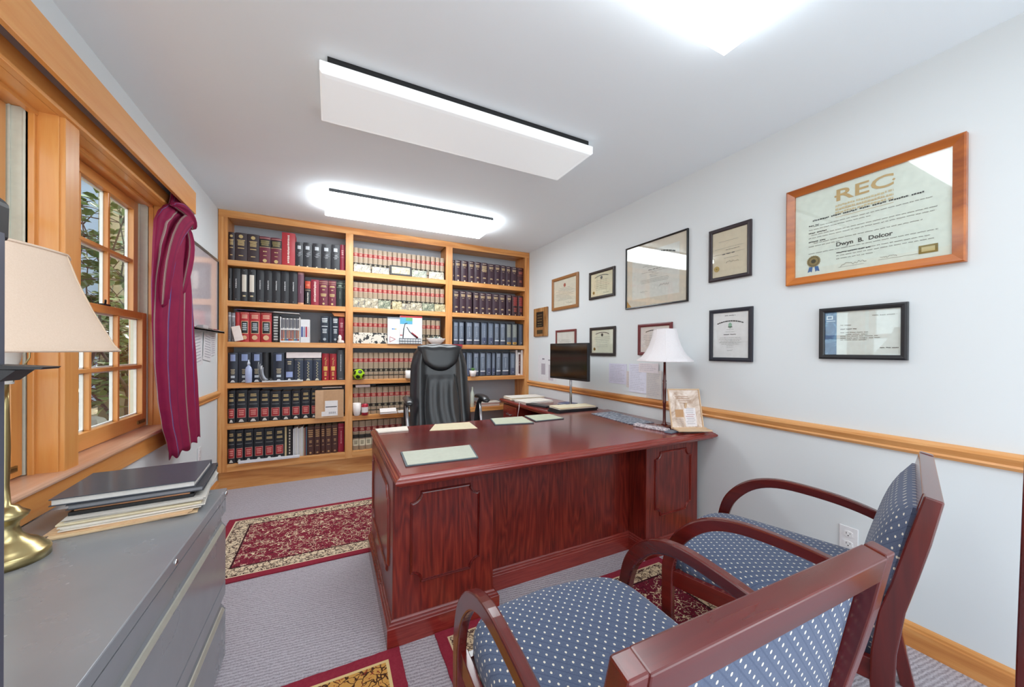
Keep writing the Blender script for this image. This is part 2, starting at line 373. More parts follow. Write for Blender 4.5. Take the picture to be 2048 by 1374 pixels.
def windows():
    F = FIR; T = M('#cfd2c4', 0.4)
    # jamb lining, sill, casings and mullion as trim
    m = MB(); m.box(-1.05, ROOM_L+.001, 2.901, 2.925, 0.80, 2.12, F['z'])
    m.box(-0.965, -0.945, 2.893, 2.908, 0.80, 2.131, F['z'])
    struct(m.build('trim_3', origin=(0, 0, 0)))
    m = MB(); m.box(-1.05, ROOM_L, -0.2, 2.925, 2.118, 2.14, F['y']); m.box(-0.965, -0.945, -0.2, 2.907, 2.104, 2.12, F['y']); struct(m.build('trim_4', origin=(0, 0, 0)))
    m = MB(); m.box(-1.05, ROOM_L+0.002, 1.94, 2.026, 0.81, 2.12, F['z'])
    m.box(ROOM_L-0.001, ROOM_L+0.016, 1.946, 2.03, 0.81, 2.125, F['z']); m.box(-0.965, -0.948, 1.928, 1.942, 0.81, 2.12, F['z']); m.box(-0.965, -0.948, 2.024, 2.038, 0.81, 2.12, F['z'])
    struct(m.build('trim_5', origin=(0, 0, 0), bevel=0.002))
    m = MB(); m.box(ROOM_L, ROOM_L+0.016, 2.907, 2.985, 0.83, 2.19, F['z']); m.box(ROOM_L, ROOM_L+0.016, -0.2, 2.985, 2.125, 2.20, F['y']); m.box(ROOM_L, ROOM_L+0.026, -0.2, 2.985, 2.118, 2.133, F['y'])
    struct(m.build('trim_6', origin=(0, 0, 0), bevel=0.002))
    m = MB()   # sill board and apron
    sp = [(-1.05, 0.788), (-0.868, 0.788), (-0.862, 0.793), (-0.860, 0.800), (-0.863, 0.808), (-0.870, 0.812), (-1.05, 0.815)]
    m.rings([[(x, y, z) for x, z in sp] for y in (-0.3, 2.985)], wood('sill_wood', ('#c9987a', '#dcb196', '#e8c4ac'), 'y', 45, 0.3, 0.4, 1.5))
    struct(m.build('trim_7', origin=(0, 0, 0)))
    m = MB(); m.box(ROOM_L, ROOM_L+0.02, -0.3, 2.975, 0.70, 0.788, F['y']); struct(m.build('trim_8', origin=(0, 0, 0), bevel=0.002))
    def sash(w, name, x, y0, y1, z0, z1, bot, top, side=0.052, cols=3, rows=2, mun=0.018):
        """sash in the plane X = x: frame, muntins and its glass"""
        m = MB(); t = 0.032
        m.box(x-t, x, y0, y0+side, z0, z1, F['z']); m.box(x-t, x, y1-side, y1, z0, z1, F['z'])
        m.box(x-t, x, y0+side, y1-side, z0, z0+bot, F['y']); m.box(x-t, x, y0+side, y1-side, z1-top, z1, F['y'])
        gy0, gy1, gz0, gz1 = y0+side, y1-side, z0+bot, z1-top
        for i in range(1, cols):
            yc = gy0+(gy1-gy0)*i/cols; m.box(x-t+0.004, x-0.006, yc-mun/2, yc+mun/2, gz0, gz1, F['z'])
        for i in range(1, rows):
            zc = gz0+(gz1-gz0)*i/rows; m.box(x-t+0.002, x-0.004, gy0, gy1, zc-mun/2, zc+mun/2, F['y'])
        o = m.build(name, w, 'world', bevel=0.0025)
        g = MB(); g.box(x-0.021, x-0.018, gy0-0.004, gy1+0.004, gz0-0.004, gz1+0.004, GLASS); g.build('window_glass', w, 'world')
        b = MB(); p = 0.007   # pale glazing bead round the panes
        for i in range(cols):
            a0 = gy0+(gy1-gy0)*i/cols+mun/2*(i > 0); a1 = gy0+(gy1-gy0)*(i+1)/cols-mun/2*(i < cols-1)
            for j in range(rows):
                c0 = gz0+(gz1-gz0)*j/rows+mun/2*(j > 0); c1 = gz0+(gz1-gz0)*(j+1)/rows-mun/2*(j < rows-1)
                xx = x-t
                b.box(xx-0.004, xx+0.008, a0, a0+p, c0, c1, WHITE); b.box(xx-0.004, xx+0.008, a1-p, a1, c0, c1, WHITE)
                b.box(xx-0.004, xx+0.008, a0, a1, c0, c0+p, WHITE); b.box(xx-0.004, xx+0.008, a0, a1, c1-p, c1, WHITE)
        b.build('glazing_bead', w, 'world')
        return o
    for n, (y0, y1) in enumerate(((2.032, 2.905), (1.06, 1.935))):
        w = bpy.data.objects.new('window_%d' % (n+1), None); COL.objects.link(w); w.location = (-0.98, (y0+y1)/2, 0.815); w['kind'] = 'structure'
        sash(w, 'lower_sash', -0.972, y0+0.012, y1-0.012, 0.818, 1.475, 0.075, 0.038)
        sash(w, 'upper_sash', -1.008, y0+0.02, y1-0.02, 1.44, 2.112, 0.034, 0.05)
        m = MB()
        for (a, b) in ((y0, y0+0.012), (y1-0.012, y1)):
            s = 1 if a == y0 else -1; q = a if s == 1 else b
            m.box(-1.045, -0.968, min(q, q+s*0.010), max(q, q+s*0.010), 0.816, 2.117, T)
            m.box(-1.008, -1.002, min(q, q+s*0.016), max(q, q+s*0.016), 0.816, 2.117, T); m.box(-0.974, -0.968, min(q, q+s*0.013), max(q, q+s*0.013), 1.48, 2.117, T)
        m.build('jamb_track', w, 'world', bevel=0.001)
        m = MB(); yc = (y0+y1)/2; m.box(-0.99, -0.972, yc-0.03, yc+0.03, 1.475, 1.483, BLK); m.tube([(-0.98, yc, 1.483), (-0.975, yc-0.01, 1.495), (-0.965, yc-0.035, 1.498)], 0.004, BLK)
        m.build('sash_lock', w, 'world')
        m = MB(); m.box(-0.972, -0.962, y1-0.12, y1-0.055, 0.846, 0.854, M('#5b4a30', 0.4, 0.6)); m.box(-0.972, -0.966, y1-0.13, y1-0.045, 0.84, 0.86, M('#8b6b3c', 0.4, 0.4)); m.build('sash_lift', w, 'world')
    m = MB(); m.box(-1.05, -0.9, -0.2, 1.05, 0.81, 2.12, F['z']); struct(m.build('trim_9', origin=(0, 0, 0)))
windows()

# ------------------------------------------------------------------ outside the window
def outside():
    t = NT('garden_soil_and_leaf_litter'); v = t.obj()
    c = t.ramp(t.noise(v, 9, 5, 0.7, 1.0), [(0.3, lin('#3c3424')), (0.5, lin('#6e6248')), (0.62, lin('#8f8a6a')), (0.75, lin('#c9c3ae'))]); t.bump(t.noise(v, 20, 4), 0.8, 0.05)
    m = MB(); m.box(-12, -1.2, -6, 14, -0.3, 0.35, t.set(c, 0.95)); o = m.build('ground', origin=(0, 0, 0)); o['kind'] = 'structure'
    t = NT('pale_blue_clapboard'); v = t.obj(); x, y, z = t.xyz(v); f = t.m('FRACT', t.m('MULTIPLY', z, 8.0)); t.bump(f, 0.8, 0.02)
    m = MB(); m.box(-3.9, -2.95, 9.0, 11.0, 0.35, 4.2, t.set(t.mix(t.noise(v, 3, 2), lin('#8797ab'), lin('#98a8ba')), 0.8))
    m.box(-4.0, -2.85, 8.9, 11.1, 4.2, 4.35, WHITE)
    tag(m.build('neighbouring_shed'), 'pale blue boarded building seen behind the leaves outside the window', 'building')
    m = MB(); m.box(-2.64, -1.6, 6.6, 8.4, 0.35, 3.6, M('#a99c7c', 0.8)); m.box(-2.67, -2.58, 6.56, 6.64, 0.35, 3.6, M('#857a5c', 0.8))
    tag(m.build('garden_wall'), 'beige plastered wall outside at the right of the window', 'wall')
    m = MB(); m.tube([(-2.33, 6.5, 0.35), (-2.33, 6.5, 3.4)], 0.035, M('#4b5840', 0.5), 12)
    for zz in (0.5, 1.6, 2.9): m.lathe([(0.042, zz), (0.042, zz+0.04)], M('#3d4a36', 0.5), 12, (-2.33, 6.5, 0))
    tag(m.build('drainpipe'), 'dark green drainpipe standing outside the window beside the beige wall', 'pipe')
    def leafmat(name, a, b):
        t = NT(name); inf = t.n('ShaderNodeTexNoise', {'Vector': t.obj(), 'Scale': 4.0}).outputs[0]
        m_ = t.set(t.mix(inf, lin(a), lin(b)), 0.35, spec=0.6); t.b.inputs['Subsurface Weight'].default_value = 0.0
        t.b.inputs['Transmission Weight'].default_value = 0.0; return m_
    bark = M('#4a4034', 0.9)
    def shrub(name, label, c, h, r, nl, mats, seed, size=0.055, stems=6):
        R = random.Random(seed); root = thing(name, label, 'shrub', c)
        b = MB(); lf = MB()
        for i in range(stems):
            a = R.uniform(0, 2*PI); p = Vector((R.uniform(-.05, .05), R.uniform(-.05, .05), 0)); d = Vector((math.cos(a)*0.35, math.sin(a)*0.35, 1)).normalized(); pts = [p.copy()]
            for k in range(9):
                d = (d + Vector((R.uniform(-.3, .3), R.uniform(-.3, .3), R.uniform(0, .25)))).normalized(); p = p + d*h/8.5; p.x = min(p.x, -1.5-c[0]); p.x = min(max(p.x, -.7), .5); p.y = min(max(p.y, -.55), .45); pts.append(p.copy())
            b.tube(pts, [0.018*(1-k/11) for k in range(len(pts))], bark, 6)
            for q in pts[2:]:
                for _ in range(4):
                    if c[0]+q.x > -1.45: continue
                    e = q + Vector((R.uniform(-1, 1), R.uniform(-1, 1), R.uniform(-.3, .6))).normalized()*R.uniform(0.15, r)
                    mid = (q+e)/2 + Vector((0, 0, R.uniform(-.03, .05))); b.tube([q, mid, e], [0.006, 0.004, 0.002], bark, 4)
                    for _ in range(nl):
                        L = size*R.uniform(0.7, 1.4); o = q.lerp(e, R.uniform(.3, 1.05)) + Vector((R.uniform(-.03, .03), R.uniform(-.03, .03), R.uniform(-.03, .03)))
                        if c[0]+o.x > -1.16: continue
                        ax = Vector((R.uniform(-1, 1), R.uniform(-1, 1), R.uniform(-.6, .5))).normalized(); sd = ax.cross(Vector((R.uniform(-.4, .4), R.uniform(-.4, .4), 1))).normalized(); up = sd.cross(ax)
                        w = L*0.42; vs = [o, o+ax*L*.3+sd*w+up*w*.25, o+ax*L*.7+sd*w*.9+up*w*.2, o+ax*L*1.05, o+ax*L*.7-sd*w*.9+up*w*.2, o+ax*L*.3-sd*w+up*w*.25, o+ax*L*.5]
                        lf.add(vs, [(0,1,6),(1,2,6),(2,3,6),(3,4,6),(4,5,6),(5,0,6)], R.choice(mats), False)
        b.build('branches', root, recalc=False); lf.build('foliage', root, recalc=False)
    G = [leafmat('leaf_dark', '#3a4c2a', '#62753e'), leafmat('leaf_mid', '#4c6032', '#84965a')]
    Y = [leafmat('leaf_yellow_green', '#7f9a3a', '#b9c765'), G[1]]  # yellow-green is the far bush's own leaf colour
    shrub('leafy_shrub', 'dark glossy broad-leaved shrub close outside the middle of the window', (-2.0, 4.3, 0.35), 2.2, 0.42, 5, G, 3, 0.08, 9)
    shrub('leafy_shrub', 'tall broad-leaved shrub outside at the left of the window panes', (-1.95, 5.35, 0.35), 2.4, 0.42, 5, G, 5, 0.085, 9)
    shrub('garden_bush', 'yellow green bush beyond the dark shrubs outside', (-5.3, 10.3, 0.35), 3.9, 0.6, 8, Y, 8, 0.11, 8)
    shrub('garden_bush', 'low green bush on the ground below the window outside', (-2.9, 6.0, 0.35), 0.9, 0.35, 5, G, 9, 0.06, 7)
    m = MB()
    R = random.Random(4)
    for i in range(9):
        c = (-2.3+R.uniform(-.5, .5), 5.9+R.uniform(-.6, .5), 0.35); r = R.uniform(.06, .14)
        m.lathe([(r*.6, 0), (r, r*.4), (r*.8, r*.8), (r*.3, r*1.05)], M('#a39f92', 0.9), 7, c, smooth=False, sx=R.uniform(.8, 1.3))
    tag(m.build('garden_stones'), 'grey stones lying among the leaves on the ground outside', 'stones', kind='stuff')
outside()

# ------------------------------------------------------------------ bookcase
XS = [(-0.892, -0.825), (0.135, 0.205), (1.172, 1.25), (2.196, 2.256)]
SH = [(2.02, 2.07), (1.655, 1.705), (1.287, 1.335), (0.915, 0.962), (0.545, 0.595)]
def bookcase():
    root = thing('bookcase', 'wall-wide honey oak bookcase of three bays against the back wall', 'bookcase', ((ROOM_L+ROOM_R)/2, FACE+0.15, 0))
    m = MB()
    for i, (a, b) in enumerate(XS):
        m = MB(); m.box(a, b, FACE, FACE+0.022, 0.165, 2.509, OAK['z']); m.build('stile', root, 'world', bevel=0.002)
    m = MB(); m.box(XS[0][0], XS[3][1], FACE-0.001, FACE+0.021, 2.445, 2.510, OAK['x']); m.build('top_rail', root, 'world', bevel=0.002)
    m = MB(); m.box(XS[0][1], XS[3][0], FACE+0.0005, FACE+0.021, 0.165, 0.232, OAK['x']); m.build('bottom_rail', root, 'world', bevel=0.002)
    m = MB(); m.box(XS[0][0], XS[3][1], FACE+0.03, FACE+0.05, 0.0, 0.166, OAK['x']); m.build('toe_board', root, 'world')
    for a, b in ((-0.891, -0.83), (0.15, 0.19), (1.19, 1.232), (2.2, 2.256)):
        m = MB(); m.box(a, b, FACE+0.022, FACE+0.28, 0.166, 2.50, OAK['z']); m.build('upright', root, 'world')
    m = MB(); m.box(-0.89, 2.255, FACE+0.28, FACE+0.292, 0.166, 2.505, CASEBACK); m.build('back_panel', root, 'world')
    for i in range(3):
        x0, x1 = XS[i][1]-0.006, XS[i+1][0]+0.006
        for z0, z1 in SH:
            m = MB(); m.box(x0, x1, FACE+0.002, FACE+0.279, z0, z1, OAK['x']); m.build('shelf', root, 'world', bevel=0.003)
        m = MB(); m.box(x0, x1, FACE+0.022, FACE+0.279, 0.20, 0.231, OAK['x']); m.build('shelf', root, 'world')
        m = MB(); m.box(x0, x1, FACE+0.021, FACE+0.279, 2.46, 2.475, OAK['x']); m.build('shelf', root, 'world')
bookcase()

# ------------------------------------------------------------------ books
# style: cover, bands (z0, z1, colour as fractions of the height), marks (kind, z0, z1, colour, width fraction), depth
G_ = '#cdb27a'; SIL = '#c4c8cc'
def setstyle():
    return {
 'reporter': ('#a48e76', [(.635,.642,'#e0d8c8'),(.645,.79,'#a83030'),(.793,.80,'#d9d2c4'),(.27,.275,'#cfc6b4'),(.285,.40,'#2b2724'),(.41,.415,'#cfc6b4'),(.13,.17,'#3a352f')], [('lines2',.67,.77,'#cfa08a',.6),('lines2',.30,.38,'#a79a7c',.5)]),
 'reporterL': ('#a48e76', [(.635,.642,'#d9d2c4'),(.645,.79,'#902626'),(.793,.80,'#d9d2c4'),(.41,.54,'#2b2724'),(.15,.37,'#e2d8bb')], [('lines2',.67,.77,'#cfa08a',.6),('lines3',.2,.34,'#8a7f66',.6)]),
 'dkbrown': ('#3a2c30', [], [('disc',.80,.93,G_,.5),('lines5',.55,.76,G_,.7),('lines1',.44,.48,G_,.6),('lines1',.18,.22,G_,.45)]),
 'maroonblk': ('#6b2436', [(.62,.90,'#18171a'),(.93,.95,'#c08a7c'),(.60,.615,'#c9b184')], [('lines5',.66,.86,'#9c8c5c',.8),('lines1',.42,.47,G_,.4),('lines1',.28,.31,G_,.35),('disc',.04,.17,G_,.5)]),
 'redbinder': ('#b5333a', [], [('vtext',.08,.92,'#e8d5ca',.16)]),
 'blksilver': ('#2d2e33', [(.955,.965,'#55565c')], [('boxs',.62,.90,'#6d7177',.8),('sq',.72,.86,SIL,.45),('diag',.42,.60,SIL,.7),('disc',.0,.06,'#e0d8c4',.3)]),
 'crimson': ('#8c1f38', [(.5,.51,'#c07a80')], [('lines3',.6,.8,'#d7a0a0',.5)]),
 'blkbinder': ('#26272b', [], [('vtext',.40,.68,'#c9c9c9',.14),('disc',.04,.08,'#77777c',.15)]),
 'blklabel': ('#26272b', [], [('sq',.30,.82,'#dcd3c4',.6),('lines1',.14,.2,'#c5b68c',.5),('disc',.92,.96,'#88888c',.15)]),
 'mauve': ('#6c4453', [(.0,.06,'#d59a74'),(.94,1.0,'#b98a86')], [('vtext',.35,.60,'#b79aa4',.1)]),
 'blkorange': ('#1e1e21', [(.66,.96,'#c3452c'),(.58,.61,'#9a8a70')], [('vtext',.08,.5,'#c9c4ba',.25),('lines2',.75,.85,'#e08a66',.6)]),
 'redtext': ('#93263a', [], [('vtext',.14,.92,'#e5c6bd',.3)]),
 'maroongold': ('#6d2338', [(.93,.945,'#c4a07a'),(.86,.87,'#c4a07a')], [('lines2',.72,.8,G_,.7),('lines1',.60,.64,G_,.3),('lines3',.36,.48,G_,.75),('lines1',.2,.3,G_,.1),('disc',.04,.12,G_,.4)]),
 'dkgreen': ('#262c2a', [(.90,.92,'#7c8a78'),(.74,.76,'#7c8a78')], [('lines1',.78,.84,'#9aa48f',.6),('vtext',.3,.6,'#8f9a88',.08)]),
 'greyfile': ('#8b8b92', [(.85,.9,'#c6c6cc')], [('vtext',.1,.7,'#4a4a52',.35)]),
 'redvol': ('#b02a2e', [], []),
 'redvolL': ('#b8262a', [(.955,.965,'#e0b090')], [('lines3',.78,.92,'#e8b69a',.7),('box',.28,.70,'#d9b48a',.74),('sq',.30,.68,'#1b1a1c',.66),('lines4',.38,.64,'#b9c0c4',.5),('disc',.06,.24,'#e0b890',.55)]),
 'blkstripe': ('#232326', [], [('lines9',.06,.94,'#c9c9c4',.7)]),
 'blkstripe2': ('#232023', [], [('lines9',.1,.94,'#c9b9a4',.3)]),
 'navywhite': ('#27303d', [], [('lines3',.76,.94,'#d5d9da',.75),('lines1',.60,.64,'#d5d9da',.8),('lines3',.36,.54,'#c5cbce',.6),('disc',.08,.2,'#a5adb4',.4)]),
 'navyplain': ('#2c3644', [], []),
 'navyset': ('#252b3a', [(.965,.975,'#5a6274')], [('sq',.72,.94,'#8e9cc4',.5),('lines4',.28,.46,'#b3a78c',.45),('sq',.16,.24,'#c4ccd4',.4),('tri',.02,.09,'#d8dce0',.5)]),
 'navyblue': ('#252b3a', [(.955,.97,'#5a6274')], [('lines2',.72,.9,'#b3a78c',.5),('sq',.18,.42,'#9aa8d4',.75),('tri',.02,.12,'#d8dce0',.5)]),
 'navygold': ('#323a4c', [(.94,.95,'#c9c19a')], [('zig',.14,.84,'#b9b28c',.5),('tri',.02,.11,'#d8d6c0',.5)]),
 'redgold': ('#a01f2a', [], [('diag',.55,.84,'#e0b45c',.5),('sq',.36,.52,'#e0b45c',.55),('lines3',.16,.32,'#e0b45c',.4),('disc',.04,.1,'#e0b45c',.25)]),
 'blkplain': ('#1d1d20', [], []),
 'dkgrey': ('#45474c', [], [('vtext',.3,.85,'#c9ccd0',.1),('lines1',.04,.06,'#9a9aa0',.6)]),
 'treatise': ('#1b1d26', [(.95,.958,'#4a4a55')], [('lines2',.80,.90,G_,.62),('lines2',.66,.74,G_,.62),('lines1',.56,.58,'#8a8a88',.7),('box',.155,.445,'#d0a898',.76),('sq',.165,.435,'#a3242c',.70),('lines3',.22,.40,'#d98a80',.5),('tri',.03,.11,'#d9d9d4',.5)]),
 'beige': ('#cdb98c', [], []),
 'brown': ('#4c2c28', [(.945,.955,'#8a6a50')], [('lines4',.62,.9,'#b98e60',.7),('lines2',.42,.52,'#b98e60',.4),('lines1',.3,.34,'#a37e58',.5),('disc',.05,.12,'#b98e60',.35)]),
 'redplain': ('#9c1f38', [(.86,.87,'#d08a90')], [('vtext',.3,.75,'#d08a90',.2)]),
 'plum': ('#3c2330', [], [('lines1',.92,.945,'#d9c9b4',.6),('lines3',.74,.86,'#c9ae86',.75),('lines1',.66,.685,'#c9ae86',.4),('lines2',.24,.31,'#c9ae86',.45),('disc',.02,.09,'#e0d0b0',.28)]),
 'plumW': ('#3c2330', [], [('lines1',.92,.945,'#d9c9b4',.6),('lines6',.56,.86,'#c9ae86',.75),('lines2',.24,.31,'#c9ae86',.45),('disc',.02,.09,'#e0d0b0',.28)]),
 'plumred': ('#40181c', [(.58,.60,'#8a4a40')], [('lines1',.92,.945,'#a86a50',.6),('lines3',.66,.8,'#a8584a',.7),('lines2',.24,.36,'#a8584a',.45)]),
 'blkred': ('#3a1518', [], [('lines9',.50,.92,'#a83a34',.75),('lines3',.2,.4,'#9a4a40',.5),('disc',.02,.08,'#c9a080',.2)]),
 'navybind': ('#1d2433', [], [('sq',.04,.95,'#6f7989',.72),('sq',.80,.93,'#8b94a4',.55),('vtext',.34,.76,'#b4bcc8',.10),('sq',.185,.225,'#e4e6ea',.74),('sq',.05,.18,'#4b4f62',.7)]),
 'navybind2': ('#1d2433', [], [('sq',.04,.95,'#6b7688',.74),('vtext',.34,.88,'#9fa9b8',.16),('sq',.06,.32,'#4e5670',.7),('disc',.12,.16,'#c4c8d4',.2)]),
 'navybindY': ('#1d2433', [], [('sq',.04,.95,'#848984',.72),('vtext',.4,.9,'#aeb4ae',.16),('sq',.05,.15,'#cfa24a',.66),('sq',.15,.36,'#566072',.7),('sq',.08,.12,'#7a5a24',.4)]),
 'navybindD': ('#141821', [], [('sq',.04,.95,'#4a5468',.6),('disc',.1,.14,'#d4d8e0',.2)]),
 'whitefile': ('#e6dedb', [], []), 'brownstripe': ('#e6dedb', [], [('sq',.06,.92,'#5a3a38',.6),('lines4',.4,.85,'#a0857a',.3)]),
}
STY = setstyle()
_bk = {}
def book_mesh(style, w, h, depth):
    key = (style, round(w/0.004), round(h/0.006), depth)
    if key in _bk: return _bk[key]
    cov, bands, marks = STY[style]; m = MB(); C_ = M(cov, 0.5, coat=0.1)
    n = 4; cr = min(0.010, w*0.2)                         # rounded spine towards -y
    def arc(): return [(-w/2+w*i/n, -cr*math.sin(PI*i/n)) for i in range(n+1)]
    zs = sorted(set([0, h]+[b[0]*h for b in bands]+[b[1]*h for b in bands])); A = arc()
    for a, b in zip(zs, zs[1:]):
        mat = C_
        for z0, z1, c in bands:
            if a >= z0*h-1e-6 and b <= z1*h+1e-6: mat = M(c, 0.5)
        m.add([(x, y, a) for x, y in A]+[(x, y, b) for x, y in A], [(i, i+1, n+2+i, n+1+i) for i in range(n)], mat, True)
    t = 0.003
    for x in (-w/2, w/2-t): m.box(x, x+t, 0, depth, 0, h, C_)
    m.box(-w/2+t, w/2-t, 0.002, depth-0.004, 0.003, h-0.005, PAGES)
    ao = [(x, 0) for x, y in A]
    for z in (0.0, h): m.add([(x, y, z) for x, y in A]+[(x, 0.004, z) for x, y in ao], [(i, i+1, n+2+i, n+1+i) for i in range(n)], C_)
    R = random.Random(hash(style) % 97 + 5); R = random.Random(len(style)*7+ord(style[0]))
    def yf(x): return -cr*math.sin(PI*(x+w/2)/w) if abs(x) < w/2 else 0
    lay = [0.0006]
    def strip(x0, x1, z0, z1, mat, d=None):
        d = lay[0] if d is None else d
        k = 3 if x1-x0 > w*0.35 else 1
        xs_ = [x0+(x1-x0)*i/k for i in range(k+1)]
        m.add([(x, yf(x)-d, z0) for x in xs_]+[(x, yf(x)-d, z1) for x in xs_], [(i, i+1, k+2+i, k+1+i) for i in range(k)], mat)
    for kind, z0, z1, c, wf in marks:
        z0 *= h; z1 *= h; hw = w*wf/2; mat = M(c, 0.45); lay[0] += 0.0003
        if kind.startswith('lines'):
            k = int(kind[5:] or 1); st = (z1-z0)/k
            for i in range(k):
                q = hw*R.uniform(0.75, 1.0); strip(-q, q, z0+st*(i+.2), z0+st*(i+.8 if k > 1 else .9), mat)
        elif kind in ('sq', 'box', 'boxs'):
            if kind == 'boxs':
                e = 0.0012
                strip(-hw, hw, z1-e, z1, mat); strip(-hw, hw, z0, z0+e, mat); strip(-hw, -hw+e, z0, z1, mat); strip(hw-e, hw, z0, z1, mat)
            else: strip(-hw, hw, z0, z1, mat)
        elif kind == 'disc':
            rr = min(hw, (z1-z0)/2); zc = (z0+z1)/2
            m.add([(rr*math.cos(2*PI*j/10), yf(rr)-cr*0.35-lay[0]-0.001, zc+rr*math.sin(2*PI*j/10)) for j in range(10)], [tuple(range(10))], mat)
        elif kind == 'tri': m.add([(-hw, yf(hw)-cr*.3-lay[0], z0), (hw, yf(hw)-cr*.3-lay[0], z0), (hw*.4, yf(hw)-cr*.3-lay[0], z1), (-hw*.4, yf(hw)-cr*.3-lay[0], z1)], [(0, 1, 2, 3)], mat)
        elif kind == 'vtext':
            z = z0
            while z < z1:
                L = min(R.uniform(0.006, 0.016), z1-z); strip(-hw*R.uniform(.6, 1), hw*R.uniform(.6, 1), z, z+L, mat); z += L+0.0035
        elif kind in ('diag', 'zig'):
            k = 7 if kind == 'diag' else 11
            for i in range(k):
                z = z0+(z1-z0)*i/k; s = 1 if (i % 2 or kind == 'diag') else -1; q = (z1-z0)/k; x = R.uniform(-hw, hw*.2) if kind == 'diag' else -hw*.5
                y = -cr-lay[0]-.0004
                m.add([(x*s, y, z), ((x+hw*.9)*s, y, z+q*.9), ((x+hw*.9)*s, y, z+q*1.25), (x*s, y, z+q*.35)], [(0, 1, 2, 3)], mat)
    me_o = m.build('book', origin=(0, 0, 0), recalc=False); me = me_o.data; bpy.data.objects.remove(me_o); _bk[key] = me
    return me
ORD = 'first second third fourth fifth sixth seventh eighth ninth tenth eleventh twelfth thirteenth fourteenth fifteenth sixteenth seventeenth eighteenth nineteenth twentieth'.split()
NICE = {'reporter': 'tan law report with red band', 'reporterL': 'tan law report with cream label', 'dkbrown': 'dark brown volume with gold emblem and lettering',
 'maroonblk': 'maroon volume with black title band', 'redbinder': 'tall bright red volume with white lettering', 'blksilver': 'black volume with silver squares', 'crimson': 'crimson volume', 'blkbinder': 'black binder with small white title',
 'blklabel': 'black binder with tall white label', 'mauve': 'mauve volume with peach foot', 'blkorange': 'short black volume with orange top', 'redtext': 'short red volume with white script', 'maroongold': 'maroon volume with gold lettering', 'dkgreen': 'dark green black volume',
 'greyfile': 'clear grey folder', 'redvol': 'plain red volume edge', 'redvolL': 'red volume with black label', 'blkstripe': 'black volume with white stripes', 'blkstripe2': 'thin black volume with pale stripes', 'navywhite': 'navy volume with white lettering', 'navyplain': 'plain navy volume',
 'navyset': 'navy volume with pale blue square', 'navyblue': 'navy volume with light blue label', 'navygold': 'navy volume with gold zigzag lettering', 'redgold': 'red volume with gold emblem', 'blkplain': 'plain black volume', 'dkgrey': 'tall dark grey binder', 'treatise': 'navy treatise with square red label',
 'beige': 'thin beige volume', 'brown': 'dark brown volume with gold lettering', 'redplain': 'plain red volume', 'plum': 'dark plum volume with gold lettering', 'plumW': 'wide dark plum volume with long gold title', 'plumred': 'dark red plum volume', 'blkred': 'dark volume with red lines of lettering',
 'navybind': 'navy binder with clear cover and white strip', 'navybind2': 'navy binder with grey blue sleeve', 'navybindY': 'navy binder with yellow label at the foot', 'navybindD': 'dark navy binder', 'whitefile': 'white file', 'brownstripe': 'white volume with brown spine panel'}
KIND = {'blkbinder': 'binder', 'blklabel': 'binder', 'dkgrey': 'binder', 'greyfile': 'folder', 'navybind': 'binder', 'navybind2': 'binder', 'navybindY': 'binder', 'navybindD': 'binder', 'whitefile': 'file_folder'}
LEVEL = ['top', 'second', 'third', 'fourth', 'fifth', 'bottom']; BAY = {'L': 'left', 'M': 'middle', 'R': 'right'}
FLOORZ = [2.07, 1.705, 1.335, 0.962, 0.595, 0.231]
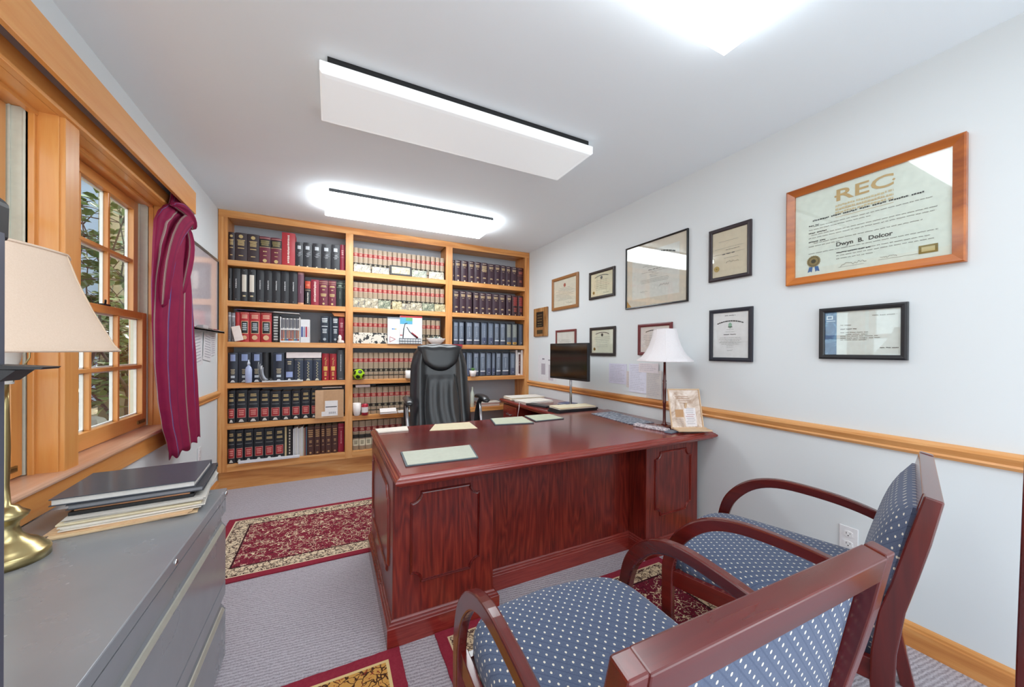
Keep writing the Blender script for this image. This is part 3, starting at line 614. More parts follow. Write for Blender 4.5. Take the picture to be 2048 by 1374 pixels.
ROWS = {
'L1':[(-0.836,-0.781,0.257,'dkbrown'),(-0.779,-0.689,0.261,'dkbrown'),(-0.688,-0.597,0.261,'dkbrown'),(-0.595,-0.507,0.253,'maroonblk'),(-0.505,-0.419,0.253,'maroonblk'),(-0.418,-0.308,0.317,'redbinder'),(-0.306,-0.242,0.238,'blksilver'),(-0.241,-0.165,0.243,'blksilver'),(-0.162,-0.085,0.246,'blksilver'),(-0.082,0.001,0.25,'blksilver'),(0.004,0.082,0.254,'blksilver'),(0.085,0.13,0.265,'crimson')],
'L2':[(-0.833,-0.802,0.296,'blkbinder'),(-0.801,-0.738,0.299,'blkbinder'),(-0.737,-0.681,0.301,'blklabel'),(-0.68,-0.621,0.302,'blklabel'),(-0.619,-0.558,0.304,'blkbinder'),(-0.557,-0.494,0.306,'blkbinder'),(-0.493,-0.427,0.308,'blkbinder'),(-0.425,-0.356,0.31,'blkbinder'),(-0.354,-0.288,0.314,'blkbinder'),(-0.285,-0.233,0.316,'mauve'),(-0.224,-0.175,0.243,'blkorange'),(-0.173,-0.103,0.253,'redtext'),(-0.101,-0.024,0.255,'maroongold'),(-0.021,0.05,0.256,'maroongold'),(0.054,0.115,0.259,'dkgreen'),(0.116,0.133,0.259,'dkgreen')],
'L3':[(-0.833,-0.807,0.269,'greyfile'),(-0.805,-0.776,0.264,'greyfile'),(-0.774,-0.742,0.272,'redvol'),(-0.74,-0.67,0.275,'redvolL'),(-0.668,-0.586,0.276,'redvolL'),(-0.583,-0.496,0.277,'redvolL'),(-0.491,-0.435,0.267,'blkstripe'),(-0.087,-0.016,0.267,'navywhite'),(-0.012,0.014,0.265,'navyplain'),(0.015,0.073,0.265,'navywhite'),(0.075,0.129,0.263,'crimson')],
'L4':[(-0.831,-0.754,0.274,'navyset'),(-0.75,-0.656,0.277,'navyset'),(-0.653,-0.568,0.277,'navyset'),(-0.564,-0.52,0.275,'blkplain'),(-0.482,-0.392,0.275,'navyset'),(-0.388,-0.315,0.22,'navyblue'),(-0.312,-0.234,0.22,'navygold'),(-0.232,-0.155,0.22,'navygold'),(-0.153,-0.079,0.22,'navygold'),(-0.074,-0.011,0.269,'redgold'),(-0.007,0.057,0.267,'redgold'),(0.063,0.128,0.305,'dkgrey')],
'L5':[(-0.83,-0.772,0.298,'treatise'),(-0.769,-0.684,0.299,'treatise'),(-0.681,-0.591,0.295,'treatise'),(-0.587,-0.509,0.287,'treatise'),(-0.506,-0.42,0.278,'treatise'),(-0.417,-0.337,0.275,'treatise'),(-0.335,-0.257,0.276,'treatise'),(-0.254,-0.173,0.282,'treatise'),(-0.169,-0.118,0.279,'treatise')],
'L6':[(-0.829,-0.77,0.305,'treatise'),(-0.769,-0.71,0.3,'treatise'),(-0.708,-0.635,0.299,'treatise'),(-0.632,-0.552,0.298,'treatise'),(-0.55,-0.47,0.297,'treatise'),(-0.468,-0.389,0.296,'treatise'),(-0.388,-0.371,0.294,'beige'),(-0.368,-0.325,0.294,'blkstripe2'),(-0.202,-0.139,0.279,'brown'),(-0.137,-0.084,0.28,'brown'),(-0.081,-0.043,0.278,'brown'),(-0.041,0.017,0.279,'brown'),(0.018,0.072,0.28,'brown'),(0.074,0.13,0.288,'redplain')],
'R1':[(1.265,1.287,0.248,'plum'),(1.291,1.364,0.251,'plum'),(1.368,1.448,0.253,'plum'),(1.458,1.534,0.257,'plum'),(1.535,1.612,0.257,'plum'),(1.614,1.703,0.256,'plumW'),(1.707,1.794,0.252,'plum'),(1.797,1.873,0.255,'plum'),(1.876,1.946,0.252,'plum'),(1.949,2.017,0.25,'plum'),(2.02,2.103,0.248,'plum'),(2.108,2.196,0.248,'plumred')],
'R2':[(1.27,1.348,0.259,'plum'),(1.352,1.429,0.26,'plum'),(1.432,1.506,0.26,'plum'),(1.524,1.598,0.259,'plum'),(1.601,1.681,0.258,'plum'),(1.683,1.764,0.259,'plum'),(1.768,1.855,0.257,'plum'),(1.858,1.941,0.257,'plum'),(1.958,2.03,0.261,'plum'),(2.037,2.116,0.257,'blkred'),(2.122,2.198,0.259,'blkred')],
'R3':[(1.272,1.339,0.273,'navybind'),(1.341,1.411,0.274,'navybind'),(1.426,1.515,0.275,'navybind'),(1.52,1.609,0.277,'navybind'),(1.618,1.704,0.277,'navybind2'),(1.708,1.789,0.277,'navybind2'),(1.793,1.866,0.276,'navybind'),(1.869,1.951,0.276,'navybind'),(1.957,2.032,0.275,'navybindY'),(2.036,2.117,0.276,'navybindY'),(2.124,2.206,0.273,'navybindD')],
'R4':[(1.267,1.346,0.29,'navybind2'),(1.35,1.431,0.29,'navybind2'),(1.436,1.516,0.291,'navybind2'),(1.52,1.599,0.288,'navybind'),(1.603,1.684,0.289,'navybind'),(1.688,1.762,0.288,'navybind2'),(1.764,1.813,0.288,'navybind2'),(1.816,1.891,0.287,'navybind'),(1.896,2.004,0.287,'navybind'),(2.009,2.088,0.286,'navybind2'),(2.093,2.117,0.314,'whitefile'),(2.119,2.164,0.286,'brownstripe'),(2.167,2.216,0.314,'whitefile')],
}
def mid(n, x0, p, w, h, st='reporter', skip=()):
    return [(round(x0+i*p+0.0006*i*i*0.35, 4), round(x0+i*p+w+0.0006*i*i*0.35, 4), h-0.0006*(i % 3), st) for i in range(n) if i not in skip]
ROWS['M1'] = mid(19, .208, .0468, .0458, .254); ROWS['M2'] = mid(19, .208, .0468, .0458, .262); ROWS['M3'] = mid(18, .209, .0472, .046, .272)
ROWS['M4'] = mid(18, .209, .0492, .048, .278); ROWS['M5'] = mid(15, .209, .0575, .056, .282); ROWS['M6'] = mid(8, .211, .060, .058, .30, 'reporterL')
def fill_books():
    R = random.Random(11)
    for key in sorted(ROWS):
        bay, lv = key[0], int(key[1])-1; cnt = {}
        lim = {'L': (-0.828, 0.148), 'M': (0.192, 1.188), 'R': (1.234, 2.198)}[bay]
        for x0, x1, h, st in ROWS[key]:
            x0 = max(x0, lim[0]); x1 = min(x1, lim[1])
            if x1-x0 < 0.008: continue
            h = min(h, ([9]+[s[0] for s in SH])[lv]-FLOORZ[lv]-0.004)
            if bay == 'L' and lv == 2 or st in ('blkplain',): pass
            depth = 0.17
            w = x1-x0-0.0012
            k = cnt.get(st, 0); cnt[st] = k+1
            me = book_mesh(st, w, h, depth)
            o = bpy.data.objects.new(KIND.get(st, 'book'), me); COL.objects.link(o)
            yo = R.uniform(-.004, .006)
            bw = max(v.co.x for v in me.vertices)*2; bh = max(v.co.z for v in me.vertices)
            o.location = ((x0+x1)/2, FACE+0.045+yo, FLOORZ[lv]); o.scale = (w/bw, 1, h/bh)
            n = sum(1 for r in ROWS[key] if r[3] == st)
            lab = '%s%s, %s shelf, %s bay' % ((ORD[k]+' ' if n > 1 else ''), NICE[st]+(' from left' if n > 1 else ''), LEVEL[lv], BAY[bay])
            tag(o, lab, 'binder' if 'binder' in NICE[st] else 'folder' if st in ('greyfile', 'whitefile') else 'book', '%s on the %s shelf of the %s bay' % (NICE[st], LEVEL[lv], BAY[bay]) if n > 1 else None)
fill_books()

# ------------------------------------------------------------------ things on the shelves
def quick(name, label, cat, m, group=None, **k):
    return tag(m.build(name, **k), label, cat, group)
def photo_mat(name, a, b, c, sc=30):
    t = NT(name); f = t.noise(t.obj(), sc, 4, 0.7, 0.8)
    return t.set(t.ramp(f, [(0.32, lin(a)), (0.5, lin(b)), (0.62, lin(c))]), 0.3, spec=0.5)
PH = [photo_mat('snapshot_%d' % i, *c) for i, c in enumerate((('#3c3a3a', '#a89c84', '#d9d0b8'), ('#2a3560', '#a0957c', '#d6ccb0'), ('#4a3c20', '#b5a880', '#d0c4a4'), ('#202c28', '#80866f', '#c0baa2')))]
def lean_card(name, label, cat, x0, x1, z, h, mat, y, grp=None, frame=None, tilt=0.14, thick=0.004):
    m = MB(); R = Matrix.Rotation(-tilt, 3, 'X'); c = Vector(((x0+x1)/2, y+math.sin(tilt)*h/2, z+math.cos(tilt)*h/2+0.001))
    if frame:
        root = thing(name, label, cat, (c.x, y, z), 0, grp)
        m.obox(c, (x1-x0, 0.012, h), R, frame); m.build('frame', root, 'world', bevel=0.002)
        m = MB(); m.obox(c+R @ Vector((0, -0.0066, 0)), (x1-x0-.036, 0.001, h-.036), R, mat); m.build('picture', root, 'world'); return root
    m.obox(c, (x1-x0, thick, h), R, mat); return tag(m.build(name), label, cat, grp)
def shelf_things():
    y = FACE+0.008
    names = ['leftmost snapshot', 'second snapshot from the left', '', 'snapshot beside the black framed picture', 'rightmost snapshot']
    for i, (a, b, h) in enumerate(((.213,.372,.078),(.386,.557,.07),(.566,.79,.108),(.795,.956,.078),(.982,1.151,.08))):
        if i == 2: lean_card('photo_frame', 'black framed small picture leaning on the middle bay\'s top shelf', 'picture frame', a, b, 2.07, h, PH[2], y, frame=BLK)
        else: lean_card('snapshot', '%s leaning on books, middle bay\'s top shelf' % names[i], 'photograph', a, b, 2.07, h, PH[i % 4], y, 'snapshots on the top shelf of the middle bay')
    for i, (a, b, h) in enumerate(((.208,.317,.097),(.32,.448,.1),(.45,.573,.088),(.59,.689,.086),(.691,.782,.068),(.786,.906,.084),(.91,1.044,.085),(1.049,1.170,.084))):
        lean_card('snapshot', '%s snapshot counted from the left on the middle bay\'s second shelf' % ORD[i], 'photograph', a, b, 1.705, h, PH[(i*3+1) % 4], y+0.002*(i % 2), 'snapshots on the second shelf of the middle bay')
    t = NT('black_and_white_panorama'); v = t.obj(); x, yy, z = t.xyz(v); f = t.noise(v, 26, 3, .6, .5)
    bw = t.set(t.mix(t.m('GREATER_THAN', f, 0.54), lin('#d9cfc0'), lin('#1e1d1d')), 0.4)
    lean_card('panorama_photo', 'long black and white photograph of figures on the middle bay\'s third shelf', 'photograph', .209, .541, 1.335, .113, bw, y)
    # product boxes
    root = thing('product_box', 'white box with red outlined triangle on the middle bay\'s third shelf', 'box', (.608, FACE-.012, 1.335)); m = MB(); m.box(.543, .667, FACE-.008, FACE+.028, 1.335, 1.618, WHITE); m.box(.543, .667, FACE-.0085, FACE-.008, 1.60, 1.618, M('#8d939a', 0.5)); m.build('carton', root, 'world')
    m = MB(); P_ = [(.565, 1.41), (.62, 1.385), (.565, 1.355)]; m.sweep([(x, FACE-.0085, z) for x, z in P_], [(-.002, 0), (.002, 0), (.002, .0012), (-.002, .0012)], M('#c0384a', 0.5), (0, -1, 0), closed=True)
    for i, c in enumerate(('#4a7ac0', '#6aa0d0', '#d0b060')): m.box(.585+i*.016, .599+i*.016, FACE-.0092, FACE-.008, 1.488, 1.500, M(c, .5))
    m.build('printed_marks', root, 'world')
    root = thing('product_box', 'white box with red top and picture of a black cable beside the triangle box', 'box', (.787, FACE-.03, 1.335)); m = MB(); m.box(.669, .905, FACE-.006, FACE+.028, 1.335, 1.64, WHITE); m.build('carton', root, 'world')
    m = MB(); f_ = FACE-.0068; m.box(.669, .905, f_, FACE-.006, 1.622, 1.64, M('#b8363a', .5)); m.box(.669, .80, f_, FACE-.006, 1.55, 1.62, M('#5aa8c8', .5)); m.box(.73, .80, f_-.0004, FACE-.006, 1.585, 1.62, M('#6ab078', .5))
    m.tube([(.70, f_, 1.40), (.708, f_, 1.50), (.722, f_, 1.555), (.745, f_, 1.56)], .005, M('#2c3a44', .4)); m.tube([(.74, f_, 1.52), (.77, f_, 1.47), (.80, f_, 1.44), (.85, f_, 1.40)], .004, M('#33383e', .4)); m.tube([(.79, f_, 1.46), (.83, f_, 1.43), (.86, f_, 1.405)], .007, M('#a82c3c', .4))
    m.box(.67, .695, f_-.0004, FACE-.006, 1.425, 1.435, M('#b8363a', .5)); m.build('printed_picture', root, 'world')
    root = thing('wire_basket', 'small dark wire basket in front of the red-topped box', 'basket', (.774, FACE-.02, 1.335))
    m = MB(); B_ = M('#2f3e56', .4, .3)
    for z in (1.339, 1.366, 1.394): m.sweep([(.66, FACE-.022+.001, z), (.89, FACE-.021, z), (.89, FACE-.0085, z), (.66, FACE-.0085, z)], [(-.0015, -.0015), (.0015, -.0015), (.0015, .0015), (-.0015, .0015)], B_, (0, 0, 1), closed=True)
    for i in range(9): m.box(.66+i*.0286, .663+i*.0286, FACE-.023, FACE-.020, 1.336, 1.395, B_)
    m.build('wires', root, 'world')
    m = MB(); m.lathe([(.035, 0), (.05, .004), (.085, .03), (.106, .06), (.108, .066), (.102, .066), (.08, .035), (.04, .012)], M('#efe3dc', .25, coat=.6), 32, (1.062, FACE+.0, 1.3355), sy=.36)
    root = thing('ceramic_bowl', 'white ceramic bowl of small ornaments on the middle bay\'s third shelf', 'bowl', (1.062, FACE, 1.3355)); m.build('bowl', root, 'world')
    m = MB(); R = random.Random(3)
    for i in range(14): r = R.uniform(.008, .014); m.lathe([(r*.4, 0), (r, r*.6), (r*.8, r*1.4), (.001, r*2)], M(R.choice(['#7d8a84', '#a3aaa4', '#5a6660', '#c9ccc4']), .5), 8, (1.062+R.uniform(-.075, .075), FACE+R.uniform(-.018, .018), 1.392+R.uniform(0, .012)))
    m.build('ornaments', root, 'world')
    # ball
    m = MB(); r = .056; gr, bk = M('#a8d41c', .4), M('#16240c', .4); g = (1+5**.5)/2; rot = Matrix.Rotation(.5, 3, 'X') @ Matrix.Rotation(.35, 3, 'Z')
    dirs = [(rot @ Vector(d)).normalized() for d in [(0, a_, b_*g) for a_ in (-1, 1) for b_ in (-1, 1)]+[(a_, b_*g, 0) for a_ in (-1, 1) for b_ in (-1, 1)]+[(b_*g, 0, a_) for a_ in (-1, 1) for b_ in (-1, 1)]]
    P3 = lambda i, j: Vector((math.sin(PI*i/36)*math.cos(2*PI*j/60), math.sin(PI*i/36)*math.sin(2*PI*j/60), -math.cos(PI*i/36)))
    for i in range(36):
        for j in range(60):
            q = [P3(i, j), P3(i, j+1), P3(i+1, j+1), P3(i+1, j)]
            if i == 0: q = [q[0], q[2], q[3]]
            elif i == 35: q = [q[0], q[1], q[2]]
            c = sum(q, Vector())/len(q); m.add([(.262+v.x*r, FACE-.004+v.y*r, .9625+r+v.z*r) for v in q], [tuple(range(len(q)))], bk if max(c.dot(d) for d in dirs) > .925 else gr, True)
    quick('toy_ball', 'small lime green ball with black spots on the middle bay\'s fourth shelf', 'ball', m)
    m = MB(); m.lathe([(.028, 0), (.033, .01), (.034, .085), (.031, .085), (.030, .012)], M('#efe9e4', .3), 24, (.762, FACE-.0+.0, .9625), sy=.75); m.sweep([(.795+.014*math.sin(PI*i/8), FACE, .985+.045*i/8) for i in range(9)], [(-.003, -.003), (.003, -.003), (.003, .003), (-.003, .003)], M('#efe9e4', .3), (0, 1, 0)); quick('mug', 'white mug on the middle bay\'s fourth shelf beside the black chair', 'mug', m)
    m = MB(); m.lathe([(.022, 0), (.03, .01), (.038, .05), (.039, .128), (.036, .128), (.034, .05), (.02, .015)], M('#f2e8e2', .3), 26, (.246, FACE-.0+.001, .5955)); quick('tumbler', 'plain white tumbler at the left of the middle bay\'s fifth shelf', 'cup', m)
    root = thing('soda_can', 'red and white drink can beside the white tumbler', 'can', (.322, FACE+.0, .5955)); m = MB(); m.lathe([(.026, 0), (.033, .006), (.033, .106), (.027, .118)], M('#b8283a', .35, .3), 24); m.build('can_body', root)
    m = MB(); m.lathe([(.0334, .03), (.0334, .085)], M('#e6dcd8', .4), 24, cap0=False, cap1=False); m.build('white_band', root); m = MB(); m.lathe([(.027, .1175), (.026, .120), (.024, .117)], STEEL, 24); m.build('can_lid', root)
    m = MB(); m.box(.47, .64, FACE-.03, FACE+.022, .597, .612, M('#efe6e0', .7)); m.obox((.55, FACE-.01, .633), (.165, .004, .055), Matrix.Rotation(-.9, 3, 'X'), M('#f2e9e4', .7)); quick('open_booklet', 'pale open booklet lying on the middle bay\'s fifth shelf', 'booklet', m)
    m = MB(); m.box(.65, .99, FACE-.03, FACE+.025, .597, .618, M('#efe9e4', .6)); quick('letter_tray', 'flat white tray beside the pale booklet on the fifth shelf', 'tray', m, bevel=.003)
    m = MB(); m.box(.236, .375, FACE+.04, FACE+.2, .880, .905, M('#efdcd8', .7)); quick('flat_booklet', 'pale pink booklet lying on top of the law volumes under the fourth shelf', 'booklet', m)
    m = MB(); m.box(.45, .86, FACE+.06, FACE+.2, .880, .890, M('#3b3a3c', .6)); quick('flat_folder', 'thin dark folder lying on top of the law volumes on the fifth shelf', 'folder', m)
    # left bay, third shelf
    m = MB(); R3 = Matrix.Rotation(-.25, 3, 'Y') @ Matrix.Rotation(-.2, 3, 'X'); m.obox((-.757, FACE+.026, 1.411), (.066, .01, .14), R3, M('#ecdcd4', .5)); quick('pad', 'rounded off-white pad leaning at the left of the left bay\'s third shelf', 'pad', m, bevel=.004)
    root = thing('booklet_rack', 'white rack holding a row of grey booklets on the left bay\'s third shelf', 'rack', (-.344, FACE+.02, 1.336)); m = MB(); m.box(-.425, -.262, FACE+.0, FACE+.15, 1.336, 1.352, M('#e8e4e0', .5)); m.box(-.425, -.419, FACE, FACE+.15, 1.352, 1.578, M('#e8e4e0', .5)); m.box(-.268, -.262, FACE, FACE+.15, 1.352, 1.578, M('#e8e4e0', .5)); m.box(-.42, -.267, FACE, FACE+.004, 1.455, 1.466, M('#e8e4e0', .5)); m.build('rack_frame', root, 'world')
    m = MB()
    for i in range(10):
        x = -.417+i*.0149; m.box(x, x+.0125, FACE+.008, FACE+.14, 1.352, 1.565, M('#e6e0da' if i % 2 else '#8f8f96', .6)); m.box(x+.002, x+.0105, FACE+.0065, FACE+.008, 1.375, 1.45, M(['#8a4a4a', '#b06048', '#6a6a72', '#9a5a50', '#c07a50'][i % 5], .6)); m.box(x+.002, x+.0105, FACE+.0065, FACE+.008, 1.475, 1.555, M('#5a5a62', .6)); m.box(x, x+.0125, FACE+.0055, FACE+.008, 1.353, 1.368, M(['#b8503a', '#c88a50', '#4a7a8a', '#4a6a9a', '#a83a3a'][i % 5], .6))
    m.build('booklets', root, 'world')
    root = thing('software_box', 'white carton with blue and red spine strips right of the white rack', 'box', (-.22, FACE+.02, 1.336)); m = MB(); m.box(-.258, -.18, FACE+.004, FACE+.15, 1.336, 1.56, M('#e4e2e2', .5)); m.build('carton', root, 'world'); m = MB()
    for i, c in enumerate(('#3a4a8a', '#9aa4b8', '#b03a4a', '#d8c8c8')): m.box(-.252+i*.018, -.238+i*.018, FACE+.0025, FACE+.004, 1.39, 1.49, M(c, .5))
    m.build('printed_strips', root, 'world')
    m = MB(); m.box(-.10, .05, FACE+.004, FACE+.04, 1.336, 1.342, BLK); m.box(-.10, -.09, FACE+.004, FACE+.02, 1.342, 1.362, BLK); quick('book_stand', 'low black metal stand on the left bay\'s third shelf below the navy volumes', 'stand', m)
    m = MB(); m.lathe([(.02, 0), (.026, .012), (.014, .04), (.018, .055), (.012, .075), (.002, .084)], M('#efe2d8', .4), 14, (.085, FACE+.018, 1.3355)); m.lathe([(.012, 0), (.014, .014), (.004, .03)], M('#efe2d8', .4), 12, (.112, FACE+.014, 1.3355)); quick('figurine', 'small cream ceramic figurine at the right of the left bay\'s third shelf', 'figurine', m)
    m = MB(); m.prism([(.012, 1.640), (.13, 1.645), (.13, 1.604), (.035, 1.607)], FACE+.03, FACE+.12, M('#d0824a', .6)); quick('orange_folder', 'orange folder lying on top of the volumes at the right of the third shelf', 'folder', m)
    for i, (a, b, z, zz, c, nm) in enumerate(((-.62, -.27, 1.614, -.02, '#ddd5d0', 'loose white papers lying over the red volumes'), (-.77, -.48, 1.62, 0, '#4a4466', 'thin dark violet folder lying over the left red volumes'))):
        m = MB(); m.obox(((a+b)/2, FACE+.10, z+.006), (b-a, .16, .006), Matrix.Rotation(.03, 3, 'Y'), M(c, .7)); quick('loose_papers' if i == 0 else 'flat_folder', nm+' on the third shelf', 'papers' if i == 0 else 'folder', m)
    # left bay, fourth shelf
    root = thing('spray_bottle', 'clear blue plastic bottle in front of the navy volumes', 'bottle', (-.668, FACE-.004+.012, .9625)); m = MB(); m.lathe([(.022, 0), (.026, .004), (.027, .12), (.022, .14), (.010, .155), (.009, .165)], M('#b4c0e4', .15, coat=.8), 20, sy=.6); m.build('bottle_body', root); m = MB(); m.lathe([(.011, .163), (.012, .18), (.006, .192), (.004, .21)], M('#d5dbe8', .4), 14); m.build('nozzle', root)
    m = MB(); n = 14
    for k in range(4):
        rs = []
        for i in range(n+1):
            a = -1.9+2.5*i/n; r_ = .045+.012*k; rs.append((-.528+r_*math.sin(a)*.9, FACE+.006+.014*k*.5, 1.07-r_*math.cos(a)*1.9+.01*k))
        m.add([p for p in rs]+[(p[0]+.01, p[1]+.03, p[2]+.004) for p in rs], [(i, i+1, n+2+i, n+1+i) for i in range(n)], M('#e9e7e8', .7) if k % 2 else M('#a9abb4', .7), True)
    quick('curled_papers', 'sheaf of curled white papers on the left bay\'s fourth shelf', 'papers', m, recalc=False)
    m = MB(); m.box(-.565, -.236, FACE-.012, FACE+.032, .9625, .975, M('#dad5d4', .6)); quick('letter_tray', 'flat pale tray under the curled papers on the left bay\'s fourth shelf', 'tray', m, bevel=.003)
    m = MB(); m.box(-.384, -.08, FACE+.035, FACE+.2, 1.1855, 1.241, M('#e9dcd8', .6)); m.box(-.384, -.376, FACE+.033, FACE+.2, 1.1855, 1.241, BLK); quick('lying_binder', 'thick off-white binder lying on top of the navy and gold volumes', 'binder', m, bevel=.002)
    # left bay, fifth shelf
    root = thing('cardboard_box', 'brown cardboard mailer box standing on the left bay\'s fifth shelf', 'box', (-.006, FACE-.02, .5955)); m = MB(); m.box(-.13, .122, FACE-.025, FACE+.033, .5955, .868, M('#c49a74', .8)); m.box(-.13, -.06, FACE-.0262, FACE-.025, .60, .868, M('#d0a884', .8)); m.build('carton', root, 'world', bevel=.004)
    m = MB(); m.box(-.045, .068, FACE-.0268, FACE-.0256, .615, .765, M('#ece6e4', .7)); m.box(-.075, -.045, FACE-.0266, FACE-.0256, .615, .66, M('#ece6e4', .7)); m.box(-.04, .06, FACE-.0276, FACE-.0266, .70, .708, INK)
    for i in range(7): m.box(-.01+i*.009, -.006+i*.009, FACE-.0276, FACE-.0266, .635, .655, M('#77777c', .7))
    m.build('shipping_label', root, 'world')
    m = MB(); m.box(-.07, .11, FACE+.045, FACE+.2, .885, .893, M('#e8e4e2', .7)); quick('flat_papers', 'thin white papers lying above the cardboard box', 'papers', m)
    # left bay, bottom shelf
    for i in range(11):
        a = -.319+i*.0108; h = .27+.02*((i*5) % 4)/4; m = MB(); m.box(a, a+.009, FACE+.04, FACE+.2, .2315, .2315+h, M(['#e6e4e4', '#d4d2d4', '#e0dcd4'][i % 3], .7) if i < 8 else M(['#b9a88c', '#8c4a48', '#4c6a7a'][i-8], .6)); quick('magazine', ORD[i]+' thin paper volume from the left between black and brown books, bottom shelf', 'magazine', m, 'white papers and magazines on the bottom shelf')
    m = MB(); m.box(-.74, -.26, FACE-.012, FACE+.03, .2325, .252, M('#e6e4e8', .4)); quick('long_tray', 'long white strip-shaped tray lying along the left bay\'s bottom shelf', 'tray', m, bevel=.003)
    # right bay
    root = thing('potted_plant', 'small green succulent in a white bowl on the right bay\'s fourth shelf', 'plant', (1.505, FACE+.0, .9625)); m = MB(); m.lathe([(.02, 0), (.03, .004), (.045, .07), (.041, .07), (.03, .03)], M('#efe4de', .3), 24, sy=.9); m.build('pot', root)
    m = MB(); R = random.Random(2)
    for i in range(18):
        a = R.uniform(0, 2*PI); t_ = R.uniform(.2, .9); m.tube([(0, 0, .06), (math.cos(a)*.02*t_, math.sin(a)*.02*t_, .085), (math.cos(a)*.038*t_, math.sin(a)*.03*t_, .09+.02*(1-t_))], [.006, .005, .001], M('#5f8a4a', .5), 6)
    m.build('leaves', root)
    m = MB(); m.box(1.04, 1.37, FACE-.055, FACE+.03, 1.336, 1.345, M('#a8283c', .5)); m.obox((1.2, FACE-.036, 1.322), (.33, .004, .05), Matrix.Rotation(.5, 3, 'X'), M('#b02c40', .5))
    m = MB(); m.box(1.175, 1.37, FACE-.006, FACE+.02, 1.3355, 1.339, M('#a8283c', .5)); m.box(1.04, 1.37, FACE-.010, FACE-.006, 1.30, 1.339, M('#a8283c', .5)); quick('red_folder', 'red folder hanging over the third shelf edge behind the black chair', 'folder', m)
    m = MB(); m.lathe([(.02, 0), (.024, .005), (.024, .16), (.01, .2), (.010, .24)], M('#c9cfc0', .15, coat=.6), 18, (1.52, FACE+.06, .5955)); quick('glass_bottle', 'pale glass bottle on the right bay\'s fifth shelf right of the chair', 'bottle', m)
    m = MB()
    for i in range(5): m.box(1.60, 1.86, FACE+.02, FACE+.2, .5955+i*.011, .605+i*.011, M(['#c9a49a', '#e2d8cc', '#b8867a'][i % 3], .7))
    quick('paper_pile', 'pile of pinkish papers on the right bay\'s fifth shelf behind the chair arm', 'papers', m)
shelf_things()

